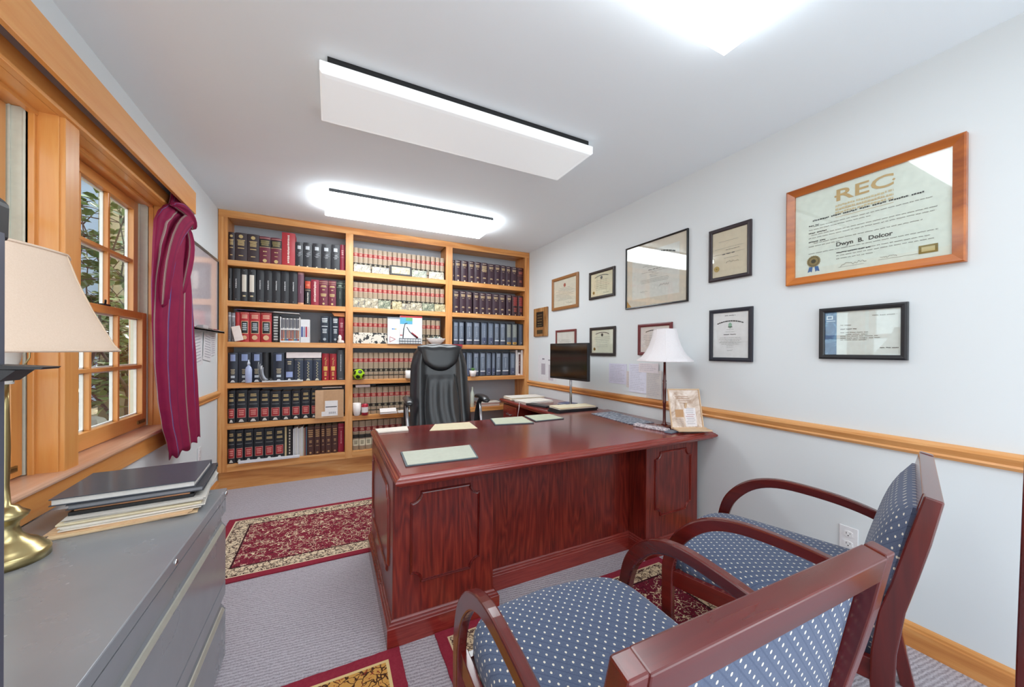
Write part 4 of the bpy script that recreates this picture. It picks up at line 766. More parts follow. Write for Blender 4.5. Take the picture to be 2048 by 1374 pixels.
# ------------------------------------------------------------------ desk
DT = 0.75
def moulding_path(x0, x1, z0, z1, r=0.045):
    """rectangle with scooped corners, as (x, z)"""
    P_ = []; st = 0.012
    for cx, cz, a0 in ((x0, z0, 90), (x1, z0, 180), (x1, z1, 270), (x0, z1, 0)):
        sx = 1 if cx == x0 else -1; sz = 1 if cz == z0 else -1
        arc = [(cx+sx*(r*math.cos(a)), cz+sz*(r*math.sin(a))) for a in [PI/2*i/7 for i in range(8)]]
        if (cx == x0) == (cz == z0): arc = arc[::-1]
        P_ += arc
    return P_
def desk():
    root = thing('executive_desk', 'large mahogany executive desk with scooped panel mouldings', 'desk', (1.24, 2.05, 0))
    top = MB()
    top.slab(.236, 2.250, 1.517, 2.56, [(.034, .700), (.024, .702), (.019, .706), (.018, .711), (.008, .713), (.002, .719), (0, .726), (.003, .733), (.009, .735), (.010, .739), (.017, .741), (.022, .746), (.029, DT)], MAHD['x'])
    top.build('desktop', root, 'world')
    def ped(x0, x1, nm):
        m = MB(); m.box(x0, x1, 1.63, 2.50, .10, .702, MAHX); m.build(nm, root, 'world', bevel=.003)
    ped(.243, .715, 'pedestal'); ped(1.735, 2.205, 'pedestal')
    m = MB(); m.box(.715, 1.735, 1.775, 1.80, .10, .702, MAHX); m.build('modesty_panel', root, 'world')
    base = [(0, 0), (.024, 0), (.024, .080), (.021, .083), (.016, .084), (.016, .089), (.012, .093), (.008, .094), (.008, .099), (.003, .105), (0, .106)]
    pts = [(.243, 2.50), (.243, 1.63), (.715, 1.63), (.715, 1.775), (1.735, 1.775), (1.735, 1.63), (2.205, 1.63)]
    m = MB(); m.sweep([(x, y, 0) for x, y in pts], base, MAHD['x'], (0, 0, 1)); m.build('plinth', root, 'world')
    m = MB(); m.box(.25, .708, 1.64, 2.49, 0, .10, MAHD['x']); m.box(1.742, 2.20, 1.64, 2.49, 0, .10, MAHD['x']); m.box(.7, 1.75, 1.78, 1.80, 0, .10, MAHD['x']); m.build('base', root, 'world')
    prof = [(-.006, 0), (-.005, .006), (-.001, .004), (.001, .009), (.005, .006), (.006, 0)]
    for nm, x0, x1 in (('a', .322, .637), ('b', 1.812, 2.13)):
        m = MB(); m.sweep([(x, 1.6295, z) for x, z in moulding_path(x0, x1, .243, .636)], prof, MAHD['z'], (0, -1, 0), closed=True); m.build('panel_moulding', root, 'world')
        f = MB(); q = moulding_path(x0+.004, x1-.004, .247, .632); f.rings([[(x, 1.6285, z) for x, z in q], [(x, 1.6305, z) for x, z in q]], MAHX); f.build('veneer_panel', root, 'world')
    m = MB(); m.sweep([(.2425, y, z) for y, z in moulding_path(1.73, 2.40, .243, .636, .05)], prof, MAHD['z'], (-1, 0, 0), closed=True); m.build('panel_moulding', root, 'world')
    f = MB()
    for k in range(2):
        m = MB(); z0 = .14+.28*k; m.box(.29, .67, 2.50, 2.512, z0, z0+.26, MAHD['x']); d = m.build('drawer', root, 'world', bevel=.003)
        g = MB(); g.tube([(.43, 2.512, z0+.17), (.43, 2.53, z0+.165), (.53, 2.53, z0+.165), (.53, 2.512, z0+.17)], .004, BRASS); h = g.build('drawer_pull', None, (1.24, 2.05, 0)); h.parent = d; h.location = (0, 0, 0)
    # return along the right wall
    root = thing('desk_return', 'lower mahogany side return along the right wall behind the desk', 'desk', (1.98, 3.2, 0))
    m = MB(); m.slab(1.70, 2.252, 2.566, 3.72, [(.02, .695), (.01, .698), (.008, .708), (0, .715), (0, .725), (.006, .732), (.014, .735)], MAHD['y']); m.build('return_top', root, 'world')
    m = MB(); m.box(1.74, 2.24, 3.34, 3.70, .05, .697, MAHD['z']); m.build('pedestal', root, 'world', bevel=.003)
    m = MB(); m.box(2.20, 2.24, 2.57, 3.34, .10, .697, MAHD['z']); m.build('back_panel', root, 'world')
    m = MB(); m.box(1.75, 2.24, 3.35, 3.69, 0, .05, MAHD['x']); m.build('base', root, 'world')
    for k in range(2):
        m = MB(); z0 = .08+.31*k; m.box(1.728, 1.74, 3.36, 3.68, z0, z0+.29, MAHD['y']); d = m.build('drawer', root, 'world', bevel=.003)
        g = MB(); g.tube([(1.728, 3.47, z0+.2), (1.712, 3.47, z0+.195), (1.712, 3.57, z0+.195), (1.728, 3.57, z0+.2)], .004, STEEL); h = g.build('drawer_pull', None, (1.98, 3.2, 0)); h.parent = d; h.location = (0, 0, 0)
def mah_panel():
    t = NT('mahogany_cathedral_veneer'); v = t.obj()
    n = t.noise(t.map(v, (4.5, 4.5, .55)), 2.2, 2, .5, .3); r = t.m('ABSOLUTE', t.m('SUBTRACT', t.m('FRACT', t.m('MULTIPLY', n, 11.0)), .5)); a = t.noise(t.map(v, (1, 1, .05)), 90, 4, .6)
    f = t.m('ADD', t.m('MULTIPLY', r, .5), t.m('MULTIPLY', a, .75))
    return t.set(t.ramp(f, [(.25, lin('#4a110e')), (.5, lin('#701f17')), (.8, lin('#8e3423'))]), .3, coat=.3, coat_r=.2)
MAHX = mah_panel()
desk()

# ------------------------------------------------------------------ guest chairs
def guest_chair():
    root = thing('guest_chair', 'mahogany framed armchair with dotted blue fabric, nearest the camera with its back turned', 'chair', (.628+.0097, .333+.35, 0), math.radians(-1.5))
    Wd = C = CHERRY; Y0 = -.35; hw = .325
    rear = [(-.035, .892), (-.014, .776), (.007, .68), (.030, .581), (.046, .458), (.048, .368), (.040, .19), (.004, 0)]
    front = [(0, .90), (.031, .769), (.060, .64), (.082, .56), (.096, .45), (.098, .36), (.085, .19), (.045, 0)]
    for s in (-1, 1):
        x0, x1 = (s*hw, s*(hw-.033)); x0, x1 = min(x0, x1), max(x0, x1)
        m = MB(); poly = [(a+Y0, b) for a, b in rear]+[(a+Y0, b) for a, b in front[::-1]]
        n = len(rear); rs = []
        for (a, b), (c, d) in zip(rear, front): rs.append([(x0, a+Y0, b), (x1, a+Y0, b), (x1, c+Y0, d), (x0, c+Y0, d)])
        m.rings(rs, C['z']); m.build('rear_leg', root, bevel=.004)
        # arm and front leg: one bent piece
        o = [(.075, .628), (.14, .650), (.22, .668), (.32, .679), (.42, .682), (.50, .668), (.565, .638), (.620, .590), (.660, .530), (.683, .450), (.688, .38), (.686, .2), (.682, 0)]
        i_ = [(.075, .588), (.14, .612), (.22, .630), (.32, .641), (.41, .643), (.48, .630), (.535, .602), (.580, .560), (.616, .508), (.638, .440), (.644, .38), (.644, .2), (.644, 0)]
        # smooth by subdividing
        def dense(p):
            q = []
            for k in range(len(p)-1):
                p0, p1, p2, p3 = p[max(k-1, 0)], p[k], p[k+1], p[min(k+2, len(p)-1)]
                for t in (0, .33, .67):
                    q.append(tuple(.5*((2*p1[j])+(-p0[j]+p2[j])*t+(2*p0[j]-5*p1[j]+4*p2[j]-p3[j])*t*t+(-p0[j]+3*p1[j]-3*p2[j]+p3[j])*t**3) for j in (0, 1)))
            return q+[p[-1]]
        m = MB(); rs = [[(x0+.002, a+Y0, b), (x1-.002, a+Y0, b), (x1-.002, c+Y0, d), (x0+.002, c+Y0, d)] for (a, b), (c, d) in zip(dense(o), dense(i_))]
        m.rings(rs, C['y']); m.build('arm_with_front_leg', root, bevel=.005)
        m = MB(); xi = s*(hw-.012); m.box(min(xi, xi-s*.022), max(xi, xi-s*.022), Y0+.09, Y0+.645, .355, .415, C['y']); m.build('side_rail', root, bevel=.002)
    m = MB(); hx = hw-.033   # top rail, leaning with the posts
    m.rings([[(x, Y0-.035, .889), (x, Y0+.002, .898), (x, Y0+.014, .848), (x, Y0-.026, .839)] for x in (-hx, hx)], C['x']); m.build('top_rail', root, bevel=.003)
    m = MB(); m.box(-hx, hx, Y0+.058, Y0+.09, .40, .445, C['x']); m.build('back_rail', root, bevel=.002)
    m = MB(); m.box(-hx, hx, Y0+.618, Y0+.642, .355, .41, C['x']); m.build('front_rail', root, bevel=.002)
    # padded back
    def cushion(fn, nu, nv, mat):
        vs = [fn(i/nu*2-1, j/nv*2-1) for j in range(nv+1) for i in range(nu+1)]
        return vs, [(j*(nu+1)+i, j*(nu+1)+i+1, (j+1)*(nu+1)+i+1, (j+1)*(nu+1)+i) for j in range(nv) for i in range(nu)]
    def yb(z): return Y0+.005+(.898-z)/.45*.085
    m = MB(); bx = hx-.002
    def bulge(u, v): return (max(0, 1-abs(u)**5)*max(0, 1-abs(v)**4))**.6
    f1 = lambda u, v: (u*bx, yb(.46+(v+1)/2*.395)+.006+.058*bulge(u, v)*(1-.25*v), .46+(v+1)/2*.395)
    f2 = lambda u, v: (u*bx, yb(.46+(v+1)/2*.395)-.012-.006*bulge(u, v), .46+(v+1)/2*.395)
    for f in (f1, f2): vs, fs = cushion(f, 16, 14, None); m.add(vs, fs, FAB_BACK, True)
    for v0 in (-1, 1):
        vs = [f1(i/8-1, v0) for i in range(17)]+[f2(i/8-1, v0) for i in range(17)]; m.add(vs, [(i, i+1, 18+i, 17+i) for i in range(16)], FAB_BACK)
    for u0 in (-1, 1):
        vs = [f1(u0, i/7-1) for i in range(15)]+[f2(u0, i/7-1) for i in range(15)]; m.add(vs, [(i, i+1, 16+i, 15+i) for i in range(14)], FAB_BACK)
    m.build('backrest', root)
    # seat cushion
    m = MB(); rs = []; N = 48; hwx = hx-.004
    def se(a, rx, ry, e): 
        c, s_ = math.cos(a), math.sin(a); return (rx*math.copysign(abs(c)**(2/e), c), ry*math.copysign(abs(s_)**(2/e), s_))
    yc = Y0+.37; ry = .315
    def ring(sc, z, dz=0):
        r = []
        for k in range(N):
            x, y = se(2*PI*k/N, hwx*sc, ry*sc, 7)
            if y > 0: y += .045*(1-(x/hwx)**2)*sc
            r.append((x, yc+y, z+dz*(1-(x/hwx)**2)*.4))
        return r
    for sc, z in ((.9, .385), (.985, .39), (1.0, .405), (1.01, .425), (1.005, .445), (.985, .462), (.93, .474), (.8, .482), (.55, .487), (.25, .489)): rs.append(ring(sc, z))
    m.rings(rs, FAB_SEAT, True); m.build('seat', root)
    copy_tree(root, (1.676+.35*-.2756-.0, .454+.35*.961, 0), math.radians(16), 'mahogany framed armchair with dotted blue fabric, standing by the right wall')
guest_chair()

# ------------------------------------------------------------------ executive chair
def exec_chair():
    root = thing('executive_chair', 'high-backed black leather office chair behind the desk', 'office chair', (.85, 2.98, 0), math.radians(-5))
    def width(t):   # t 0 bottom .. 1 top
        return .262-.022*t+.006*math.sin(PI*t)-.03*max(0, t-.8)/.2*1.0
    def cy(z): return .04+(z-.5)*.24+.03*math.sin((z-.5)/.8*PI)
    z0, z1 = .50, 1.325
    m = MB(); nu, nv = 28, 30
    def pt(u, v, side):
        t = (v+1)/2; z = z0+(z1-z0)*t
        ztop = z1-.035*abs(u)**4-(.0 if abs(u) > .8 else 0); z = z0+(ztop-z0)*t
        wx = width(t)*(1-(max(0, t-.88)/.12)**2*.10)
        edge = (1-abs(u)**6); ed2 = 1-max(0, (t-.93)/.07)**3
        th = .055*(max(edge, 0)**.4)*max(ed2, .15)
        bolst = .028*math.exp(-((abs(u)-.72)/.13)**2)
        pl = 0
        if t < .66 and abs(u) < .56: pl = -.012*(1-(u/.56)**4)+.006*math.sin(u*17+t*9+2*math.sin(t*6))*min(1, (.66-t)*8)
        y = cy(z)+side*th*(1 if side > 0 else 1)
        if side < 0: y -= bolst+pl
        return (u*wx, y, z)
    for side in (-1, 1):
        vs = [pt(i/nu*2-1, j/nv*2-1, side) for j in range(nv+1) for i in range(nu+1)]
        m.add(vs, [(j*(nu+1)+i, j*(nu+1)+i+1, (j+1)*(nu+1)+i+1, (j+1)*(nu+1)+i) for j in range(nv) for i in range(nu)], LEATHER, True)
    for u0 in (-1, 1):
        a = [pt(u0, j/nv*2-1, -1) for j in range(nv+1)]; b = [pt(u0, j/nv*2-1, 1) for j in range(nv+1)]; m.add(a+b, [(j, j+1, nv+2+j, nv+1+j) for j in range(nv)], LEATHER, True)
    for v0 in (-1, 1):
        a = [pt(i/nu*2-1, v0, -1) for i in range(nu+1)]; b = [pt(i/nu*2-1, v0, 1) for i in range(nu+1)]; m.add(a+b, [(i, i+1, nu+2+i, nu+1+i) for i in range(nu)], LEATHER, True)
    bk = m.build('backrest', root)
    # stitched welts on the backrest
    for s in (-1, 1):
        m = MB(); m.tube([(s*(.128+.022*math.sin(PI*k/12)-.012*(k/12)), cy(.53+.53*k/12)-.073, .53+.53*k/12) for k in range(13)], .0042, LEATHER, 8); o = m.build('welt', root)
        o.parent = bk
    # headrest pillow
    m = MB(); nu, nv = 24, 18
    def hp(u, v):
        t = (v+1)/2; half = .146+.050*t**.6; low = 1.085+.085*abs(u)**2.2; top = 1.318-.012*abs(u)**3+.004*math.cos(u*9); z = low+(top-low)*t
        b = (max(0, 1-abs(u)**4)*max(0, 1-abs(v)**4))**.5; pl = .003*math.sin(u*34)*max(0, t-.55)*2*(abs(u) < .3)
        return (u*half, cy(z)-.050-.050*b+pl, z)
    vs = [hp(i/nu*2-1, j/nv*2-1) for j in range(nv+1) for i in range(nu+1)]; m.add(vs, [(j*(nu+1)+i, j*(nu+1)+i+1, (j+1)*(nu+1)+i+1, (j+1)*(nu+1)+i) for j in range(nv) for i in range(nu)], LEATHER, True)
    m.build('headrest', root)
    m = MB(); N = 32; rs = []
    for sc, z in ((.9, .45), (1, .47), (1.02, .50), (1.0, .53), (.93, .55), (.7, .56), (.3, .562)):
        rs.append([(.25*sc*math.copysign(abs(math.cos(a))**.4, math.cos(a)), -.19+.24*sc*math.copysign(abs(math.sin(a))**.4, math.sin(a)), z) for a in [2*PI*k/N for k in range(N)]])
    m.rings(rs, LEATHER, True); m.build('seat', root)
    for s in (-1, 1):
        m = MB(); px = s*.30   # arm loop
        pts = [(s*.255, .02, .50), (s*.29, .03, .60), (s*.30, .03, .74), (s*.305, .0, .82), (s*.305, -.06, .858), (s*.305, -.20, .862)]
        m.tube(pts, [.022, .024, .022, .02, .02, .018], BLK, 10); m.tube([(s*.26, -.20, .50), (s*.295, -.14, .60), (s*.30, -.07, .72), (s*.305, -.03, .83)], [.014, .016, .014, .012], STEEL, 10)
        a = m.build('arm', root)
        m = MB(); rs = []
        for k, (y, hw_, hz, zc) in enumerate(((.06, .012, .008, .862), (.045, .026, .016, .87), (0, .033, .019, .88), (-.09, .034, .020, .884), (-.18, .034, .020, .880), (-.235, .028, .017, .868), (-.255, .012, .008, .860))):
            rs.append([(px+hw_*math.cos(2*PI*j/14), y, zc+hz*math.sin(2*PI*j/14)) for j in range(14)])
        m.rings(rs, LEATHER, True); m.build('arm_pad', root)
    m = MB(); m.lathe([(.03, .10), (.03, .28), (.022, .28), (.022, .45)], STEEL, 20); m.build('gas_column', root)
    m = MB()
    for k in range(5):
        a = 2*PI*k/5+.3; e = (.30*math.cos(a), .30*math.sin(a)); m.tube([(0, 0, .12), (e[0]*.5, e[1]*.5, .11), (e[0], e[1], .075)], [.03, .024, .016], BLK, 8)
    m.build('star_base', root)
    for k in range(5):
        a = 2*PI*k/5+.3; m = MB(); m.lathe([(.03, -.012), (.03, .012)], BLK, 16, smooth=False); c = m.build('caster', root); c.location = (.30*math.cos(a), .30*math.sin(a), .0305); c.rotation_euler = (PI/2, 0, a)
exec_chair()

# ------------------------------------------------------------------ rugs
def rug(name, label, x0, x1, y0, y1, *args, z=.004, **k):
    m = MB(); mat = rug_mat(name.replace(' ', '_'), (x1-x0)/2, (y1-y0)/2, *args, **k)
    R = random.Random(len(label)); n = 40; hx, hy = (x1-x0)/2, (y1-y0)/2
    per = [(-hx+2*hx*i/n, -hy) for i in range(n)]+[(hx, -hy+2*hy*i/n) for i in range(n)]+[(hx-2*hx*i/n, hy) for i in range(n)]+[(-hx, hy-2*hy*i/n) for i in range(n)]
    per = [(x+R.uniform(-.0015, .0015), y+R.uniform(-.0015, .0015)) for x, y in per]
    m.prism(per, 0, .007, mat, 'z'); o = m.build('rug', origin=(0, 0, 0)); o.location = ((x0+x1)/2, (y0+y1)/2, .0002)
    return tag(o, label, 'rug')
rug('runner rug', 'red and cream oriental runner on the floor between bookcase and desk', -.66, 1.5, 2.44, 3.33, '#842a3c', '#e4d0b2', '#3f2024', bw=.10)
rug('chair rug', 'dark red floral rug under the two guest chairs', .42, 1.81, .75, 1.602, '#6c2030', '#d9c2a0', '#3a1a20')
rug('gold rug', 'small wine-bordered golden rug at the bottom left of the desk', -.55, .267, .95, 1.60, '#cf9a52', '#e0c48c', '#4c2f22', gold=True)

# ------------------------------------------------------------------ filing cabinet and the things on it
def filing_cabinet():
    root = thing('filing_cabinet', 'charcoal grey steel lateral filing cabinet under the window', 'filing cabinet', (-.62, 1.25, 0))
    x0, x1, y0, y1, T = -.873, -.376, .70, 1.855, .70
    m = MB(); m.box(x0, x1-.022, y0, y1, .0, .672, CABP); m.build('body', root, 'world')
    m = MB(); m.slab(x0, x1, y0, y1, [(0, .668), (0, .697), (.0025, T)], CABP); m.build('top', root, 'world', bevel=.001)
    for z0, z1 in ((.335, .662), (.03, .328)):
        m = MB(); xf = x1-.002
        poly = [(x1-.022, z0), (xf, z0), (xf, z1-.112), (xf-.003, z1-.108), (xf-.014, z1-.090), (xf-.014, z1-.062), (xf-.004, z1-.056), (xf, z1-.052), (xf, z1), (x1-.022, z1)]
        m.rings([[(x, y, z) for x, z in poly] for y in (y0+.012, y1-.012)], CABP); d = m.build('drawer', root, 'world')
        m = MB(); m.rings([[(x, y, z) for x, z in [(xf-.005, z1-.106), (xf+.001, z1-.112), (xf+.002, z1-.108), (xf-.005, z1-.098), (xf-.009, z1-.097)]] for y in (y0+.03, y1-.03)], M('#b9b7ab', .3, .3)); h = m.build('drawer_pull', None, tuple(root.location)); h.parent = d; h.location = (0, 0, 0)
    for y in (1.30, 1.835):
        m = MB(); m.lathe([(.0085, 0), (.0085, .003), (.006, .005)], CHROME, 18); m.box(-.001, .001, -.004, .004, .005, .0056, BLK); o = m.build('lock', root); o.location = (x1-root.location.x-.001, y-root.location.y, .683); o.rotation_euler = (0, PI/2, 0)
filing_cabinet()
def brass_lamp():
    root = thing('brass_table_lamp', 'brass table lamp with large cream bell shade on the grey cabinet by the window', 'table lamp', (-.768, 1.455, .701))
    m = MB(); m.lathe([(.080, 0), (.080, .020), (.076, .026), (.072, .028), (.068, .036), (.062, .040), (.058, .046), (.042, .056), (.030, .072), (.025, .09), (.026, .102), (.040, .116), (.043, .124), (.030, .135), (.024, .145), (.012, .150), (.009, .20), (.011, .30), (.009, .40), (.008, .47)], BRASS, 40); m.build('brass_base', root)
    t = NT('cream_lampshade_cloth'); f = t.noise(t.map(t.obj(), (1, 1, 1)), 300, 2); sh = t.set(t.mix(f, lin('#d8bfa9'), lin('#e4cebb')), .9, spec=.1); t.b.inputs['Subsurface Weight'].default_value = 0
    m = MB(); n = 6; seg = 6; pr = [(.205, .555), (.207, .562), (.196, .577), (.152, .68), (.124, .76), (.106, .825), (.104, .832)]
    def shade_ring(r, z, n=6):
        out = []
        for k in range(n):
            a0, a1 = 2*PI*(k+.15)/n, 2*PI*(k+1.15)/n
            for i in range(seg):
                tt = i/seg; x = math.cos(a0)*(1-tt)+math.cos(a1)*tt; y = math.sin(a0)*(1-tt)+math.sin(a1)*tt; l = math.hypot(x, y); q = 1-.35*(1-l/1.0)
                out.append((x/l*r*(.5*l+.5)*.97, y/l*r*(.5*l+.5)*1.6, z))
        return out
    m.rings([shade_ring(r, z) for r, z in pr], sh, True, False, False); m.rings([shade_ring(r-.003, z) for r, z in pr[::-1]], sh, True, False, False)
    o = m.build('lamp_shade', root, recalc=False)
    m = MB()
    for r, z in ((.2065, .559), (.106, .828)): m.tube(shade_ring(r, z)+[shade_ring(r, z)[0]], .0035, sh, 6)
    for k in range(6):
        a = 2*PI*(k+.15)/6; m.tube([(r*math.cos(a)*.973, r*math.sin(a)*1.603, z) for r, z in pr], .0014, M('#e2c8ac', .9), 5)
    o2 = m.build('shade_trim', root); o2.parent = o
    m = MB(); m.lathe([(.016, .47), (.018, .50), (.026, .53), (.030, .56), (.022, .60), (.004, .612)], M('#f2efe8', .3), 18); m.build('bulb', root)
    m = MB(); m.tube([(-.012, 0, .47), (-.045, 0, .54), (-.045, 0, .68), (0, 0, .815), (.045, 0, .68), (.045, 0, .54), (.012, 0, .47)], .0018, BRASS, 6)
    for k in range(3): a = 2*PI*k/3; m.tube([(0, 0, .816), (.094*math.cos(a), .155*math.sin(a), .825)], .0015, BRASS, 5)
    m.lathe([(.006, .812), (.009, .826), (.004, .836), (.008, .848), (.001, .858)], BRASS, 14); m.build('harp', root)
brass_lamp()
def stack():
    z = .7005; cx, cy = -.585, 1.775
    ang = math.radians(4)
    items = [('folder', 'lowest manila folder of the stack on the grey cabinet', 'folder', MANILA, .345, .40, .006, (-.02, -.035), 0, 5), ('folder', 'second manila folder from the bottom of the stack on the grey cabinet', 'folder', M('#e0bd96', .8), .335, .39, .007, (-.012, -.03), 0, -3),
      ('papers', 'loose white papers in the lower half of the stack on the grey cabinet', 'papers', PAPER, .335, .42, .012, (.0, -.005), 0, 3), ('folder', 'cream folder above the white papers in the cabinet stack', 'folder', CREAM, .34, .40, .008, (.0, -.01), 0, 0), ('papers', 'pale grey sheaf of papers directly below the black binder in the stack', 'papers', M('#cfcbc4', .8), .335, .41, .012, (.008, .0), 0, 2),
      ('folder', 'thin black textured binder in the middle of the cabinet stack', 'binder', BLK, .30, .37, .012, (-.004, -.0), 0, 1), ('folder', 'orange brown folder between the black binders of the stack', 'folder', M('#d39a70', .7), .285, .36, .005, (.0, .004), 0, 0), ]
    for nm, lab, cat, mat, L, D, h, (dx, dy), _, a in items:
        R = random.Random(len(lab)); nsh = 4 if cat == 'papers' else 2
        m = MB()
        for k in range(nsh):
            Rz_ = Matrix.Rotation(ang+math.radians(a+R.uniform(-2, 2)), 3, 'Z'); t = h/nsh
            m.obox((cx+dx+R.uniform(-.004, .004), cy+dy+R.uniform(-.004, .004), z+t*(k+.5)), (L-R.uniform(0, .01), D*.80-R.uniform(0, .012), t*.93), Rz_, mat)
        tag(m.build(nm), lab, cat, 'papers and folders stacked on the grey cabinet'); z += h+.0003
    def hardbook(name, lab, L, D, h, dx, dy, a, cov, pg, grp):
        nonlocal z
        root = thing(name, lab, 'book', (cx+dx, cy+dy, z), math.radians(a), grp)
        m = MB(); m.box(-L/2, L/2, -D/2, D/2, 0, .003, cov); m.box(-L/2, L/2, -D/2, D/2, h-.003, h, cov); m.box(-L/2, L/2, D/2-.003, D/2, 0, h, cov); m.build('cover', root, bevel=.001)
        m = MB(); m.box(-L/2+.005, L/2-.005, -D/2+.005, D/2-.003, .003, h-.003, pg); m.build('pages', root); z += h+.0003
    navy = M('#3c424e', .45, coat=.2)
    hardbook('portfolio', 'dark grey leather portfolio directly under the top book of the stack', .33, .31, .017, .006, .012, 5, M('#3a3d44', .45), M('#8a8c92', .7), None)
    hardbook('large_book', 'large thin navy book lying open-edge forward on top of the cabinet stack', .345, .285, .022, -.02, -.0, 4, navy, M('#dcdad6', .8), None)
stack()
def near_things():
    root = thing('metal_floor_stand', 'slate grey metal stand with black brackets at the far left edge', 'stand', (-.30, .50, 0)); gm = M('#5d6270', .35, .4)
    m = MB(); m.box(-.36, -.2703, .49, .515, .006, 1.40, gm); m.build('post', root, 'world', bevel=.003); m = MB(); m.box(-.43, -.262, .42, .58, 0, .006, gm); m.build('foot', root, 'world')
    m = MB(); m.prism([(-.36, 1.375), (-.2705, 1.365), (-.2695, 1.40), (-.300, 1.43), (-.36, 1.44)], .485, .52, BLK); m.build('top_bracket', root, 'world', bevel=.004)
    m = MB(); m.prism([(-.27, 1.247), (-.237, 1.2465), (-.235, 1.2485), (-.27, 1.251)], .49, .515, BLK); m.prism([(-.27, 1.236), (-.262, 1.236), (-.252, 1.246), (-.27, 1.247)], .49, .515, BLK); m.build('side_bracket', root, 'world')
    m = MB(); m.rings([[(x+dx, y, z) for x, y in ((1.335, .18), (1.45, .18), (1.45, .22), (1.335, .22))] for z, dx in ((0, -.035), (.605, .008), (1.187, .078), (1.7, .165))], CHERRY['z'])
    tag(m.build('wooden_post', bevel=.003), 'dark red wooden post at the far right edge of the view', 'post')
near_things()

